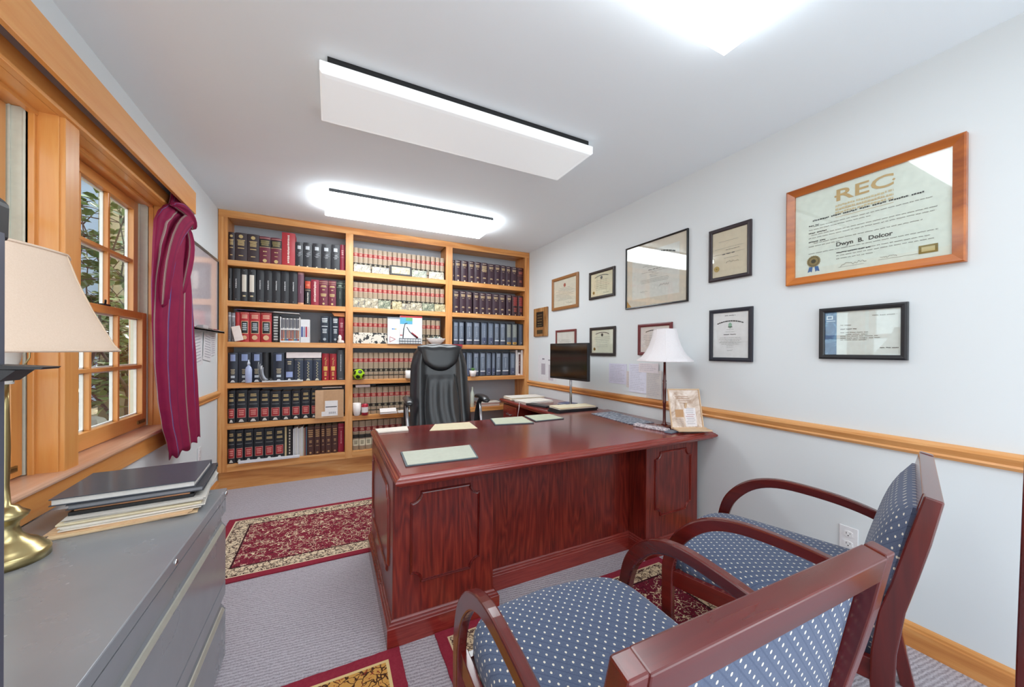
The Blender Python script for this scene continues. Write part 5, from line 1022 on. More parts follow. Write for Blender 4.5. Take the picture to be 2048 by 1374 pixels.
# ------------------------------------------------------------------ valance, curtain, whiteboard
def left_wall_things():
    root = thing('window_valance', 'long golden wood cornice board above the windows', 'valance', (-.85, 1.45, 2.16)); m = MB()
    m.box(-.818, -.80, -.2, 3.10, 2.158, 2.300, FIR['y']); m.box(ROOM_L+.001, -.818, 3.082, 3.10, 2.205, 2.300, FIR['x']); m.box(ROOM_L+.001, -.818, -.2, 3.082, 2.282, 2.298, FIR['y']); m.build('cornice_board', root, 'world', bevel=.002)
    m = MB()
    for x in (-.872, -.848): m.box(x-.006, x+.006, -.2, 3.07, 2.268, 2.281, M('#4a2f1c', .5)); m.box(x-.002, x+.002, -.2, 3.07, 2.262, 2.268, BLK)
    m.build('curtain_track', root, 'world')
    m = MB(); m.tube([(-.83, 3.07, 2.20), (-.82, 3.075, 2.165), (-.815, 3.085, 2.148), (-.81, 3.095, 2.150), (-.808, 3.098, 2.158)], .002, STEEL, 6); m.build('cord_hook', root, 'world')
    # curtain: closed pleated sheath, twisted towards the top
    keys = [  # z, y left, y right, half depth, twist, x
        (2.265, 2.84, 3.05, .020, 1.6, -.853), (2.17, 2.815, 3.055, .022, 1.5, -.852), (2.12, 2.795, 3.05, .024, 1.45, -.848), (2.09, 2.735, 3.06, .034, 1.3, -.842), (2.02, 2.66, 3.055, .042, 1.1, -.835), (1.95, 2.62, 3.045, .044, .85, -.828),
        (1.80, 2.60, 3.075, .044, .62, -.825), (1.60, 2.58, 3.13, .044, .42, -.822), (1.40, 2.585, 3.17, .044, .28, -.818), (1.20, 2.61, 3.22, .044, .16, -.815), (1.00, 2.66, 3.26, .043, .08, -.812), (.85, 2.72, 3.285, .043, .03, -.810), (.72, 2.80, 3.30, .042, 0, -.808), (.665, 2.825, 3.305, .042, 0, -.808)]
    N = 220; rs = []; uvs = []; Z_ = []
    steps = 90
    def interp(z):
        for a, b in zip(keys, keys[1:]):
            if a[0] >= z >= b[0]:
                t = (a[0]-z)/(a[0]-b[0]); t = t*t*(3-2*t)*.5+t*.5
                return [p+(q-p)*t for p, q in zip(a, b)]
        return list(keys[-1])
    for i in range(steps+1):
        z = 2.265+(.665-2.265)*i/steps; _, yl, yr, d, tw, xc = interp(z); r = []
        yl *= xc/-.84; yr *= xc/-.84; yc_, hw = (yl+yr)/2, (yr-yl)/2*1.04
        for j in range(N):
            a = 2*PI*j/N; f = a*9+tw*2.5
            amp = .34+.12*math.sin(a*2+1)+.05*math.sin(a*3+z*4)
            fold = 1-amp*(.5+.5*math.sin(f+.8*math.sin(a*3+z*2.2)))*min(1, (2.3-z)*3)
            knot = .10*math.exp(-((z-2.03)/.06)**2)*math.sin(a*2+z*20)
            rx = d*(fold+knot); ry = hw*(1-.10*amp*(.5+.5*math.sin(f)))
            q = .0
            r.append((xc+rx*math.sin(a)*1.0, yc_+ry*math.cos(a), z+(.012*math.sin(f)+.018*math.cos(a) if i == steps else 0)))
        rs.append(r)
    root = thing('striped_curtain', 'wine red striped curtain gathered and knotted at the right end of the window', 'curtain', (-.82, 2.95, .665))
    m = MB(); m.rings(rs, CLOTH, True, False, False)
    o = m.build('hanging_cloth', root, 'world', recalc=False); me = o.data
    uvl = me.uv_layers.new(name='UVMap')
    for p in me.polygons:
        idx = [me.loops[l].vertex_index for l in p.loop_indices]; js = [v % N for v in idx]; wrap = max(js)-min(js) > N/2
        for l, v in zip(p.loop_indices, idx):
            i, j = divmod(v, N); jj = j+N if wrap and j < N/2 else j; z = 2.265+(.665-2.265)*i/steps; tw = interp(z)[4]
            uvl.data[l].uv = (jj/N+tw*.16, i/steps)
    s_ = o.modifiers.new('thickness', 'SOLIDIFY'); s_.thickness = .0015
    def swag(pts, wid, th, name):
        m = MB(); rs = []; P_ = [Vector(p) for p in pts]; n_ = len(P_)
        for i, p in enumerate(P_):
            t = (P_[min(i+1, n_-1)]-P_[max(i-1, 0)]).normalized(); a = t.cross(Vector((1, 0, 0))).normalized(); w_ = wid[i]
            rs.append([p+a*w_*math.cos(2*PI*j/28)+Vector((1, 0, 0))*th*(math.sin(2*PI*j/28)*(1+.25*math.sin(2*PI*j/28*5))) for j in range(28)])
        m.rings(rs, CLOTH, True); q = m.build(name, root, 'world'); u_ = q.data.uv_layers.new(name='UVMap')
        for p in q.data.polygons:
            for l in p.loop_indices: v = q.data.loops[l].vertex_index; u_.data[l].uv = ((v % 28)/28*.35+.02, (v//28)/n_)
        q.modifiers.new('s', 'SUBSURF').render_levels = 1
    swag([(-.80, 2.98, 2.06), (-.785, 2.90, 2.055), (-.78, 2.78, 1.99), (-.78, 2.66, 1.88), (-.785, 2.585, 1.72), (-.79, 2.56, 1.58), (-.80, 2.555, 1.48)], [.02, .045, .055, .05, .045, .035, .008], .022, 'knot_fold')
    swag([(-.81, 2.72, 2.09), (-.79, 2.80, 2.105), (-.785, 2.90, 2.10), (-.79, 2.98, 2.075), (-.80, 3.02, 2.03)], [.012, .03, .036, .03, .012], .024, 'knot_fold')
    swag([(-.80, 2.90, 2.03), (-.78, 2.93, 1.95), (-.775, 2.90, 1.82), (-.78, 2.84, 1.70), (-.79, 2.80, 1.58)], [.01, .028, .034, .028, .008], .018, 'knot_fold')
    # whiteboard
    root = thing('whiteboard', 'glossy whiteboard with grey metal rim on the left wall beside the bookcase', 'whiteboard', (ROOM_L+.01, 3.54, 1.73)); m = MB(); gl = M('#e4d9de', .08, coat=1.0)
    m.box(ROOM_L+.001, ROOM_L+.012, 3.08, 4.0, 1.425, 2.035, gl); m.build('board', root, 'world'); m = MB(); al = M('#8d8b86', .35, .7)
    m.box(ROOM_L+.001, ROOM_L+.02, 3.07, 4.005, 2.027, 2.045, al); m.box(ROOM_L+.001, ROOM_L+.02, 3.07, 4.005, 1.415, 1.43, al); m.box(ROOM_L+.001, ROOM_L+.02, 3.998, 4.008, 1.42, 2.04, BLK); m.box(ROOM_L+.001, ROOM_L+.02, 3.07, 3.082, 1.42, 2.04, al); m.build('rim', root, 'world', bevel=.001)
    m = MB(); m.box(ROOM_L+.012, ROOM_L+.065, 3.2, 3.98, 1.405, 1.415, al); m.box(ROOM_L+.062, ROOM_L+.065, 3.2, 3.98, 1.405, 1.422, al); m.build('marker_tray', root, 'world')
    for i, (yy, c) in enumerate(((3.62, '#2d2d33'), (3.75, '#8a2c34'))):
        m = MB(); m.tube([(ROOM_L+.035+.01*i, yy, 1.424), (ROOM_L+.035+.01*i, yy+.11, 1.424)], .008, M(c, .4), 12); m.tube([(ROOM_L+.035+.01*i, yy+.11, 1.424), (ROOM_L+.035+.01*i, yy+.13, 1.424)], .006, WHITE, 12); tag(m.build('marker'), ('black' if i == 0 else 'red')+' marker lying in the whiteboard tray', 'marker')
    m = MB(); m.box(ROOM_L+.02, ROOM_L+.058, 3.42, 3.54, 1.4155, 1.447, M('#b8b4b6', .6)); tag(m.build('board_eraser', bevel=.003), 'grey felt eraser in the whiteboard tray', 'eraser')
    for i, (y0, y1, z0, z1, a) in enumerate(((3.36, 3.62, 1.12, 1.40, .12), (3.62, 3.86, 1.16, 1.40, -.10), (3.80, 3.96, 1.20, 1.40, .05))):
        root = thing('taped_page', ORD[i]+' printed white page from the curtain hanging below the whiteboard', 'paper', (ROOM_L+.006, (y0+y1)/2, z0), 0, 'printed pages below the whiteboard'); m = MB(); R = Matrix.Rotation(a, 3, 'X'); c = Vector((ROOM_L+.004+.002*i, (y0+y1)/2, (z0+z1)/2)); m.obox(c, (.0012, y1-y0-.02, z1-z0-.03), R, M('#dfdde0', .8)); m.build('sheet', root, 'world')
        m = MB()
        for k in range(9): m.obox(c+R @ Vector((.0009, .0, (z1-z0)*(.36-.085*k))), (.0004, (y1-y0)*(.62 if k % 3 else .5), .006), R, M('#a8a6b0', .8))
        m.build('printed_lines', root, 'world')
    outlet('wall_outlet', 'white double outlet low on the left wall', (ROOM_L, 3.55, .40), -1)
def outlet(name, label, loc, side):
    root = thing(name, label, 'outlet', loc, PI/2 if side < 0 else -PI/2)
    # local: x sideways, y towards the wall (room is -y)
    m = MB(); m.box(-.036, .036, -.006, -.0005, 0, .118, M('#e9e8ea', .35)); m.build('cover_plate', root, bevel=.003)
    for z in (.035, .083):
        m = MB(); m.rings([[(.017*max(-1, min(1, 1.25*math.cos(2*PI*j/20))), y, z+.0145*math.sin(2*PI*j/20)) for j in range(20)] for y in (-.0085, -.005)], M('#f0eff0', .3)); s_ = m.build('socket', root)
        m = MB(); m.box(-.008, -.006, -.009, -.0084, z-.001, z+.008, BLK); m.box(.006, .008, -.009, -.0084, z, z+.007, BLK); m.box(-.002, .002, -.009, -.0084, z-.010, z-.005, BLK); q = m.build('slots', None, (0, 0, 0)); q.parent = s_
left_wall_things()
outlet('wall_outlet', 'white double outlet on the right wall behind the guest chair', (ROOM_R, .852, .305), 1)

# ------------------------------------------------------------------ ceiling fixtures
def fixtures():
    def fix(label, y0, y1, s):
        x0, x1 = -.046, 1.394
        root = thing('ceiling_light', label, 'ceiling light', ((x0+x1)/2, (y0+y1)/2, 2.43), 0, None)
        m = MB(); m.slab(x0, x1, y0, y1, [(.028, 2.434), (.008, 2.436), (0, 2.443), (0, 2.484), (.003, 2.487)], lens('frosted_lens_%02d' % int(s*10), s)); m.build('frosted_lens', root, 'world')
        m = MB(); m.box(x0+.03, x1-.03, y0+.002, y1-.002, 2.487, 2.5105, BLKG); m.build('black_base', root, 'world')
    fix('lit frosted ceiling light nearest the bookcase', 3.14, 3.578, 4.0)
    fix('dim frosted ceiling light in the middle of the ceiling', 1.735, 2.112, .09)
    fix('bright frosted ceiling light nearest the camera, cut by the top edge', .50, .926, 1.7)
fixtures()

# ------------------------------------------------------------------ text and line work on flat sheets
def text_mesh(body, size, mat, parent, name, loc, rot=(PI/2, 0, 0), align='CENTER', sx=1.0, shear=0.0, bold=0.0):
    cu = bpy.data.curves.new(name, 'FONT'); cu.body = body; cu.size = size; cu.align_x = align; cu.align_y = 'CENTER'; cu.shear = shear; cu.offset = bold; cu.extrude = .0002; cu.resolution_u = 3
    tmp = bpy.data.objects.new('tmp_text', cu); COL.objects.link(tmp)
    me = bpy.data.meshes.new_from_object(tmp.evaluated_get(bpy.context.evaluated_depsgraph_get())); bpy.data.objects.remove(tmp); bpy.data.curves.remove(cu)
    me.materials.clear(); me.materials.append(mat)
    o = bpy.data.objects.new(name, me); COL.objects.link(o); o.parent = parent; o.location = loc; o.rotation_euler = rot; o.scale = (sx, 1, 1)
    return o
def words(m, x0, x1, z, h, mat, y, R, gap=.28, wl=(2.0, 6.0)):
    """a line of script too small to read: word-long strokes of ink"""
    x = x0
    while x < x1:
        L = min(h*R.uniform(*wl), x1-x)
        q = x
        while q < x+L:
            l = min(h*R.uniform(.5, 1.1), x+L-q); dz = R.uniform(-.12, .12)*h
            m.add([(q, y, z-h*.32+dz), (q+l*.8, y, z-h*.32+dz), (q+l*.8, y, z+h*.32+dz), (q, y, z+h*.32+dz)], [(0, 1, 2, 3)], mat); q += l
        x += L+h*gap*3
def arc_words(m, cx, zc, r, a0, a1, h, mat, y, R):
    a = a0
    while a < a1:
        L = R.uniform(.7, 1.6)*h/r*1.6; b = min(a+L, a1); P_ = [(cx+(r+d)*math.sin(t), y, zc+(r+d)*math.cos(t)) for t, d in ((a, -h*.4), (b, -h*.4), (b, h*.4), (a, h*.4))]; m.add(P_, [(0, 1, 2, 3)], mat); a = b+.25*h/r
def signature(m, x0, w, z, mat, y, R):
    pts = [(x0+w*i/14, y-.0004, z+R.uniform(-.5, .5)*w*.16*(1.6 if i < 2 else 1)) for i in range(15)]
    m.tube(pts, .0006, mat, 4)
def frame(label, yl, yr, z0, z1, fw, fmat, mat_w, mat_col, paper, draw, ft=.018, name='framed_certificate', bevelled=False, cat='framed certificate'):
    """hangs on the right wall; local x runs towards the camera, local -y into the room"""
    w, h = yl-yr, z1-z0
    root = thing(name, label, cat, (ROOM_R-.001, (yl+yr)/2, (z0+z1)/2), -PI/2)
    if bevelled: prof = [(0, 0), (fw, 0), (fw, ft*.55), (fw*.15, ft), (0, ft*.9)]
    else: prof = [(0, 0), (fw, 0), (fw, ft*.7), (fw*.8, ft*.9), (fw*.35, ft), (0, ft*.85)]
    # profile is measured inward from the outer edge
    m = MB(); rs = []
    for a, b in prof: rs.append([(-w/2+a, -b, -h/2+a), (w/2-a, -b, -h/2+a), (w/2-a, -b, h/2-a), (-w/2+a, -b, h/2-a)])
    n = len(rs); vs = [p for r in rs for p in r]; fs = []
    for i in range(n):
        k = (i+1) % n
        for j in range(4): l = (j+1) % 4; fs.append((i*4+j, i*4+l, k*4+l, k*4+j))
    m.add(vs, fs, fmat); m.build('frame', root)
    iw, ih = w-2*fw, h-2*fw
    m = MB(); m.box(-iw/2-.002, iw/2+.002, -.006, -.001, -ih/2-.002, ih/2+.002, mat_col); m.build('mount', root)
    if mat_w > 0: m = MB(); m.box(-iw/2+mat_w, iw/2-mat_w, -.0068, -.006, -ih/2+mat_w, ih/2-mat_w, paper); m.build('certificate_sheet', root)
    m = MB(); draw(m, root, iw/2-mat_w, ih/2-mat_w, -.0074, random.Random(len(label)))
    if m.v: m.build('printing', root, recalc=False)
    m = MB(); m.box(-iw/2-.001, iw/2+.001, -ft*.5-.0015, -ft*.5, -ih/2-.001, ih/2+.001, GLASS); m.build('glass_pane', root)
    return root
def seal(m, cx, cz, r, y, c1='#a98c4c', c2='#7c6636'):
    P_ = []
    for j in range(36): rr = r*(1 if j % 2 else .93); P_.append((cx+rr*math.cos(2*PI*j/36), y, cz+rr*math.sin(2*PI*j/36)))
    m.rings([P_, [(x, y-.0012, z) for x, _, z in P_]], M(c1, .35, .6))
    for q, c in ((.78, c2), (.70, c1), (.35, c2)): m.add([(cx+r*q*math.cos(2*PI*j/24), y-.0013-(.8-q)*.001, cz+r*q*math.sin(2*PI*j/24)) for j in range(24)], [tuple(range(24))], M(c, .4, .5))
def frames():
    ink = M('#3a3836', .8); grey = M('#8b8680', .8)
    def d_lines(n, top, arc=True, gold=None, sig=True, emb=None):
        def f(m, root, hw, hh, y, R):
            if arc: arc_words(m, 0, hh*top-hw*1.9, hw*1.9, -.33, .33, hh*.075, ink, y, R)
            if emb: m.rings([[(hw*.10*math.cos(2*PI*j/12), yy, hh*(top-.22)+hw*.10*math.sin(2*PI*j/12)) for j in range(12)] for yy in (y, y-.0004)], M(emb, .6))
            zz = hh*(top-.42); st = hh*(top-.42+.62)/n
            for i in range(n): q = hw*R.uniform(.45, .8); words(m, -q, q, zz-st*i, hh*.035, grey if i != n//2 else ink, y, R)
            if gold: seal(m, -hw*.72, -hh*.66, hh*.14, y)
            if sig: signature(m, hw*.15, hw*.5, -hh*.78, ink, y, R)
        return f
    # large cherry framed certificate
    def big(m, root, hw, hh, y, R):
        gold = M('#c9a36a', .5); gl = M('#d8c29a', .6)
        text_mesh('REC', .080, gold, root, 'heading', (0.0, y, hh*.73), sx=1.5, bold=.0012)
        for sx_ in (-1, 1): m.add([(sx_*.105, y, hh*.73-.006), (sx_*.105+.006, y, hh*.73), (sx_*.105, y, hh*.73+.006), (sx_*.105-.006, y, hh*.73)], [(0, 1, 2, 3)], gold)
        for k in range(3): words(m, -.105, .105, hh*.73-.048-.017*k, .014, gl, y, R, gap=.1, wl=(5, 8))
        for k in range(2): m.box(-.105, .105, y-.0002, y, hh*.73-.056-.034*k-.014, hh*.73-.0545-.034*k-.014, gold)
        words(m, -.20, .20, hh*.31, .010, ink, y, R, wl=(3, 7))
        x0 = -hw*.78
        for k, (z, a, b, th) in enumerate(((.17, -.70, .80, .006), (.10, -.78, .1, .006), (.20, -.78, -.62, .010), (.02, -.78, -.5, .010), (-.03, -.74, .86, .006), (-.10, -.78, .84, .006), (-.19, -.78, -.52, .010), (-.23, -.70, .70, .006), (-.30, -.78, -.3, .006), (-.47, -.78, .86, .006), (-.56, -.36, .78, .006), (-.565, -.36, .1, .009), (-.63, -.36, .82, .006), (-.70, -.36, .15, .006))):
            words(m, hw*a, hw*b, hh*z, th*.8, ink if th > .008 else grey, y, R)
        text_mesh('Dwyn  B.  Dolcor', .027, M('#4a4844', .7), root, 'recipient_name', (0.0, y, -hh*.375), sx=1.05, bold=.0006)
        signature(m, -hw*.30, hw*.35, -hh*.84, ink, y, R); signature(m, hw*.22, hw*.2, -hh*.84, ink, y, R); m.box(-hw*.33, hw*.02, y-.0002, y, -hh*.905, -hh*.90, grey); m.box(hw*.2, hw*.66, y-.0002, y, -hh*.885, -hh*.88, grey)
        seal(m, -hw*.70, -hh*.66, .030, y, '#9c8658', '#4f4632')
        for s_ in (-1, 1): m.add([(-hw*.70+s_*.004, y-.0002, -hh*.66-.028), (-hw*.70+s_*.020, y-.0002, -hh*.66-.028), (-hw*.70+s_*.026, y-.0002, -hh*.66-.055), (-hw*.70+s_*.014, y-.0002, -hh*.66-.050), (-hw*.70+s_*.008, y-.0002, -hh*.66-.056)], [(0, 1, 2, 3, 4)], M('#2f68a8', .5))
        m.box(hw*.66, hw*.86, y-.0008, y, -hh*.90, -hh*.74, M('#8a7642', .4, .5)); m.box(hw*.69, hw*.83, y-.001, y-.0008, -hh*.865, -hh*.775, M('#c9b88a', .4, .4))
    frame('big cherry wood framed certificate headed with gold letters, nearest the camera', 1.123, .49, 1.629, 2.140, .038, CERTW, 0, M('#e6e8e0', .7), None, big, .026, bevelled=True)
    def blue(m, root, hw, hh, y, R):
        m.box(-hw, -hw*.66, y-.0004, y, -hh, hh, photo_mat('blue_side_panel', '#30527c', '#3f6a98', '#6a9ac0', 12)); m.box(-hw*.95, -hw*.77, y-.0008, y-.0004, hh*.66, hh*.84, M('#d5e0ea', .5)); m.box(-hw*.92, -hw*.80, y-.001, y-.0008, hh*.70, hh*.80, M('#4a6a94', .5)); m.box(-hw*.96, -hw*.7, y-.0008, y-.0004, hh*.56, hh*.60, M('#b5c8dc', .5))
        for z, a, b in ((.36, -.55, -.25), (.18, -.55, -.1), (.02, -.55, .2), (-.07, -.4, .2), (-.15, -.55, .45), (-.24, -.55, .5), (-.32, -.55, .2)): words(m, hw*a, hw*b, hh*z, .005, grey if z != .18 else ink, y, R)
        words(m, hw*.3, hw*.9, hh*.74, .005, grey, y, R); words(m, hw*.5, hw*.95, -hh*.68, .005, ink, y, R)
    frame('small black framed award with blue left strip under the big cherry frame', .972, .652, 1.235, 1.490, .022, M('#26272a', .35), 0, M('#e4e4e2', .7), None, blue, .02)
    def tall(m, root, hw, hh, y, R):
        words(m, -hw*.3, hw*.3, hh*.86, hh*.04, ink, y, R); arc_words(m, 0, hh*.62-hw*2, hw*2, -.38, .38, hh*.06, ink, y, R)
        m.rings([[(hw*.10*math.cos(2*PI*j/12), yy, hh*.42+hw*.16*math.sin(2*PI*j/12)) for j in range(12)] for yy in (y, y-.0004)], M('#8fb09a', .6)); m.box(-hw*.12, hw*.12, y-.0006, y, hh*.34, hh*.37, ink)
        for z, q, t in ((.24, .2, .02), (.14, .25, .02), (.02, .36, .045), (-.12, .6, .025), (-.19, .62, .025), (-.26, .55, .025), (-.33, .6, .025), (-.40, .5, .025), (-.48, .2, .02), (-.55, .2, .02)): words(m, -hw*q, hw*q, hh*z, hh*t, ink if t > .03 else grey, y, R)
        signature(m, -hw*.15, hw*.3, -hh*.68, ink, y, R)
    frame('black framed white certificate with small green emblem above the chair rail', 1.58, 1.305, 1.208, 1.541, .024, M('#232530', .35), 0, M('#e6dfe2', .7), None, tall, .016)
    def d4(m, root, hw, hh, y, R):
        for z, a, b, t in ((.55, -.6, .5, .02), (.25, -.85, .8, .02), (.15, -.2, .6, .03), (.0, -.85, .85, .02), (-.02, -.4, .35, .06), (-.2, -.3, .5, .02)): words(m, hw*a, hw*b, hh*z, hh*t, ink if t > .025 else grey, y, R)
        signature(m, -.02, hw*.7, -hh*.38, ink, y, R); seal(m, -hw*.74, -hh*.62, hh*.13, y)
    frame('dark wood framed tan certificate with gold seal, beside the big cherry frame', 1.587, 1.315, 1.725, 2.063, .024, M('#2c2126', .4), 0, M('#dccab4', .7), None, d4, .016)
    def d5(m, root, hw, hh, y, R):
        arc_words(m, 0, hh*.86-hw*2.4, hw*2.4, -.36, .36, hh*.07, ink, y, R)
        for i, z in enumerate((.58, .51, .42, .35, .28, .16, .08, .02, -.05, -.12, -.24, -.30, -.36)): q = (.12, .1, .42, .5, .3, .25, .55, .1, .2, .15, .6, .6, .58)[i]; words(m, -hw*q, hw*q, hh*z, hh*(.045 if z == .16 else .024), ink if z in (.16, .35) else grey, y, R)
        signature(m, -hw*.6, hw*.35, -hh*.72, ink, y, R); signature(m, hw*.2, hw*.4, -hh*.55, ink, y, R)
    r = frame('large thin black framed diploma with wide cream mount on the right wall', 2.349, 1.746, 1.6225, 2.1375, .012, BLKG, .06, M('#dfd0c2', .8), M('#e2dcd8', .8), d5, .016)
    m = MB(); m.add([(-.288, -.0066, -.244), (-.238, -.0066, -.244), (-.288, -.0066, -.19)], [(0, 1, 2)], M('#c08a3a', .5)); m.build('gold_corner', r, recalc=False)
    frame('oak framed certificate, highest frame near the bookcase', 3.498, 3.015, 1.718, 2.074, .032, M('#9a6a3e', .4), 0, M('#e6d8c8', .8), None, d_lines(9, .78, False, None, True, '#b05a48'), .02)
    frame('small black framed certificate with gold seal, upper one over the monitor', 2.84, 2.486, 1.762, 2.024, .024, M('#2b2220', .4), 0, M('#e2d6bc', .8), None, d_lines(6, .78, True, True, True, '#3a3a3a'), .016)
    frame('small dark framed certificate with gold seal, right of the monitor', 2.824, 2.474, 1.227, 1.4925, .026, M('#332d2c', .4), 0, M('#e2dccb', .8), None, d_lines(6, .78, True, True, False, '#3a3a3a'), .016)
    frame('dark red framed certificate partly hidden behind the white lamp shade', 2.206, 1.876, 1.239, 1.487, .024, M('#6c2c30', .4), 0, M('#e6d8d6', .8), None, d_lines(7, .72, True, None, True), .016)
    frame('small red-brown framed certificate just above the monitor', 3.421, 3.051, 1.17, 1.496, .022, M('#7a3c3a', .4), 0, M('#e6dad4', .8), None, d_lines(7, .8, False, None, False), .016)
    def plq(m, root, hw, hh, y, R):
        m.box(-hw*.55, hw*.5, y-.002, y, -hh*.35, hh*.72, M('#2c241e', .3)); m.box(-hw*.45, hw*.4, y-.002, y, -hh*.82, -hh*.55, M('#4a3a20', .3))
        for z in (.5, .3, .1, -.1, -.25): words(m, -hw*.35, hw*.3, hh*z, hh*.05, M('#b9a06a', .4, .4), y-.0025, R)
    root = thing('wooden_plaque', 'small upright walnut award plaque beside the bookcase', 'plaque', (ROOM_R-.001, 3.746, 1.612), -PI/2); m = MB(); m.slab(-.155, .155, -.17, .17, [(0, 0), (0, .001)], OAK['z']); m = MB(); m.box(-.155, .155, -.02, 0, -.17, .17, wood('walnut_plaque', ('#7a5228', '#a27040', '#b88a55'), 'z', 40)); m.build('board', root, bevel=.004); m = MB(); plq(m, root, .155, .17, -.0205, random.Random(1)); m.build('engraved_plate', root, recalc=False)
frames()

# ------------------------------------------------------------------ papers on the right wall
def wall_papers():
    pp = [(2.56, 2.34, .985, 1.16, '#dcdaec', 'violet-tinted page farthest left of the sheets'), (2.34, 2.19, .965, 1.10, '#d9cdc8', 'beige page second in the row of sheets'), (2.31, 2.12, .93, 1.165, '#e0e0ee', 'pale blue page third in the row'), (2.12, 1.97, .90, 1.12, '#d4cfcc', 'grey printed page farthest right of the sheets'), (2.2, 2.0, 1.10, 1.175, '#e4dce0', 'small slip above the right-hand sheets')]
    for i, (a, b, z0, z1, c, lab) in enumerate(pp):
        root = thing('taped_sheet', lab+' taped to the wall behind the white lamp', 'paper', (ROOM_R-.002-.0012*i, (a+b)/2, z0), -PI/2, 'printed sheets taped above the chair rail'); w = a-b; h = z1-z0
        m = MB(); m.box(-w/2, w/2, -.001, 0, 0, h, M(c, .8)); m.build('sheet', root); m = MB(); R = random.Random(i)
        for k in range(int(h/.014)-1): words(m, -w*.42, w*R.uniform(.1, .42), h-.014*(k+1), .0045, M('#a9a6b4', .8), -.0014, R)
        m.build('printed_lines', root, recalc=False)
    root = thing('taped_list', 'tall white printed list taped to the wall between bookcase and monitor', 'paper', (ROOM_R-.002, 3.62, .92), -PI/2); m = MB(); m.box(-.20, .20, -.001, 0, 0, .30, M('#e4e4e8', .8)); m.build('sheet', root); m = MB()
    m.box(-.12, -.03, -.0016, -.001, .07, .20, M('#b5aeb8', .8)); m.box(.04, .14, -.0016, -.001, 0.01, .19, M('#c4bec6', .8)); m.box(-.1, -.05, -.0016, -.001, .245, .262, M('#8a8590', .8)); m.box(.03, .13, -.0016, -.001, .235, .25, M('#a8a4ac', .8)); m.build('printed_blocks', root)
wall_papers()

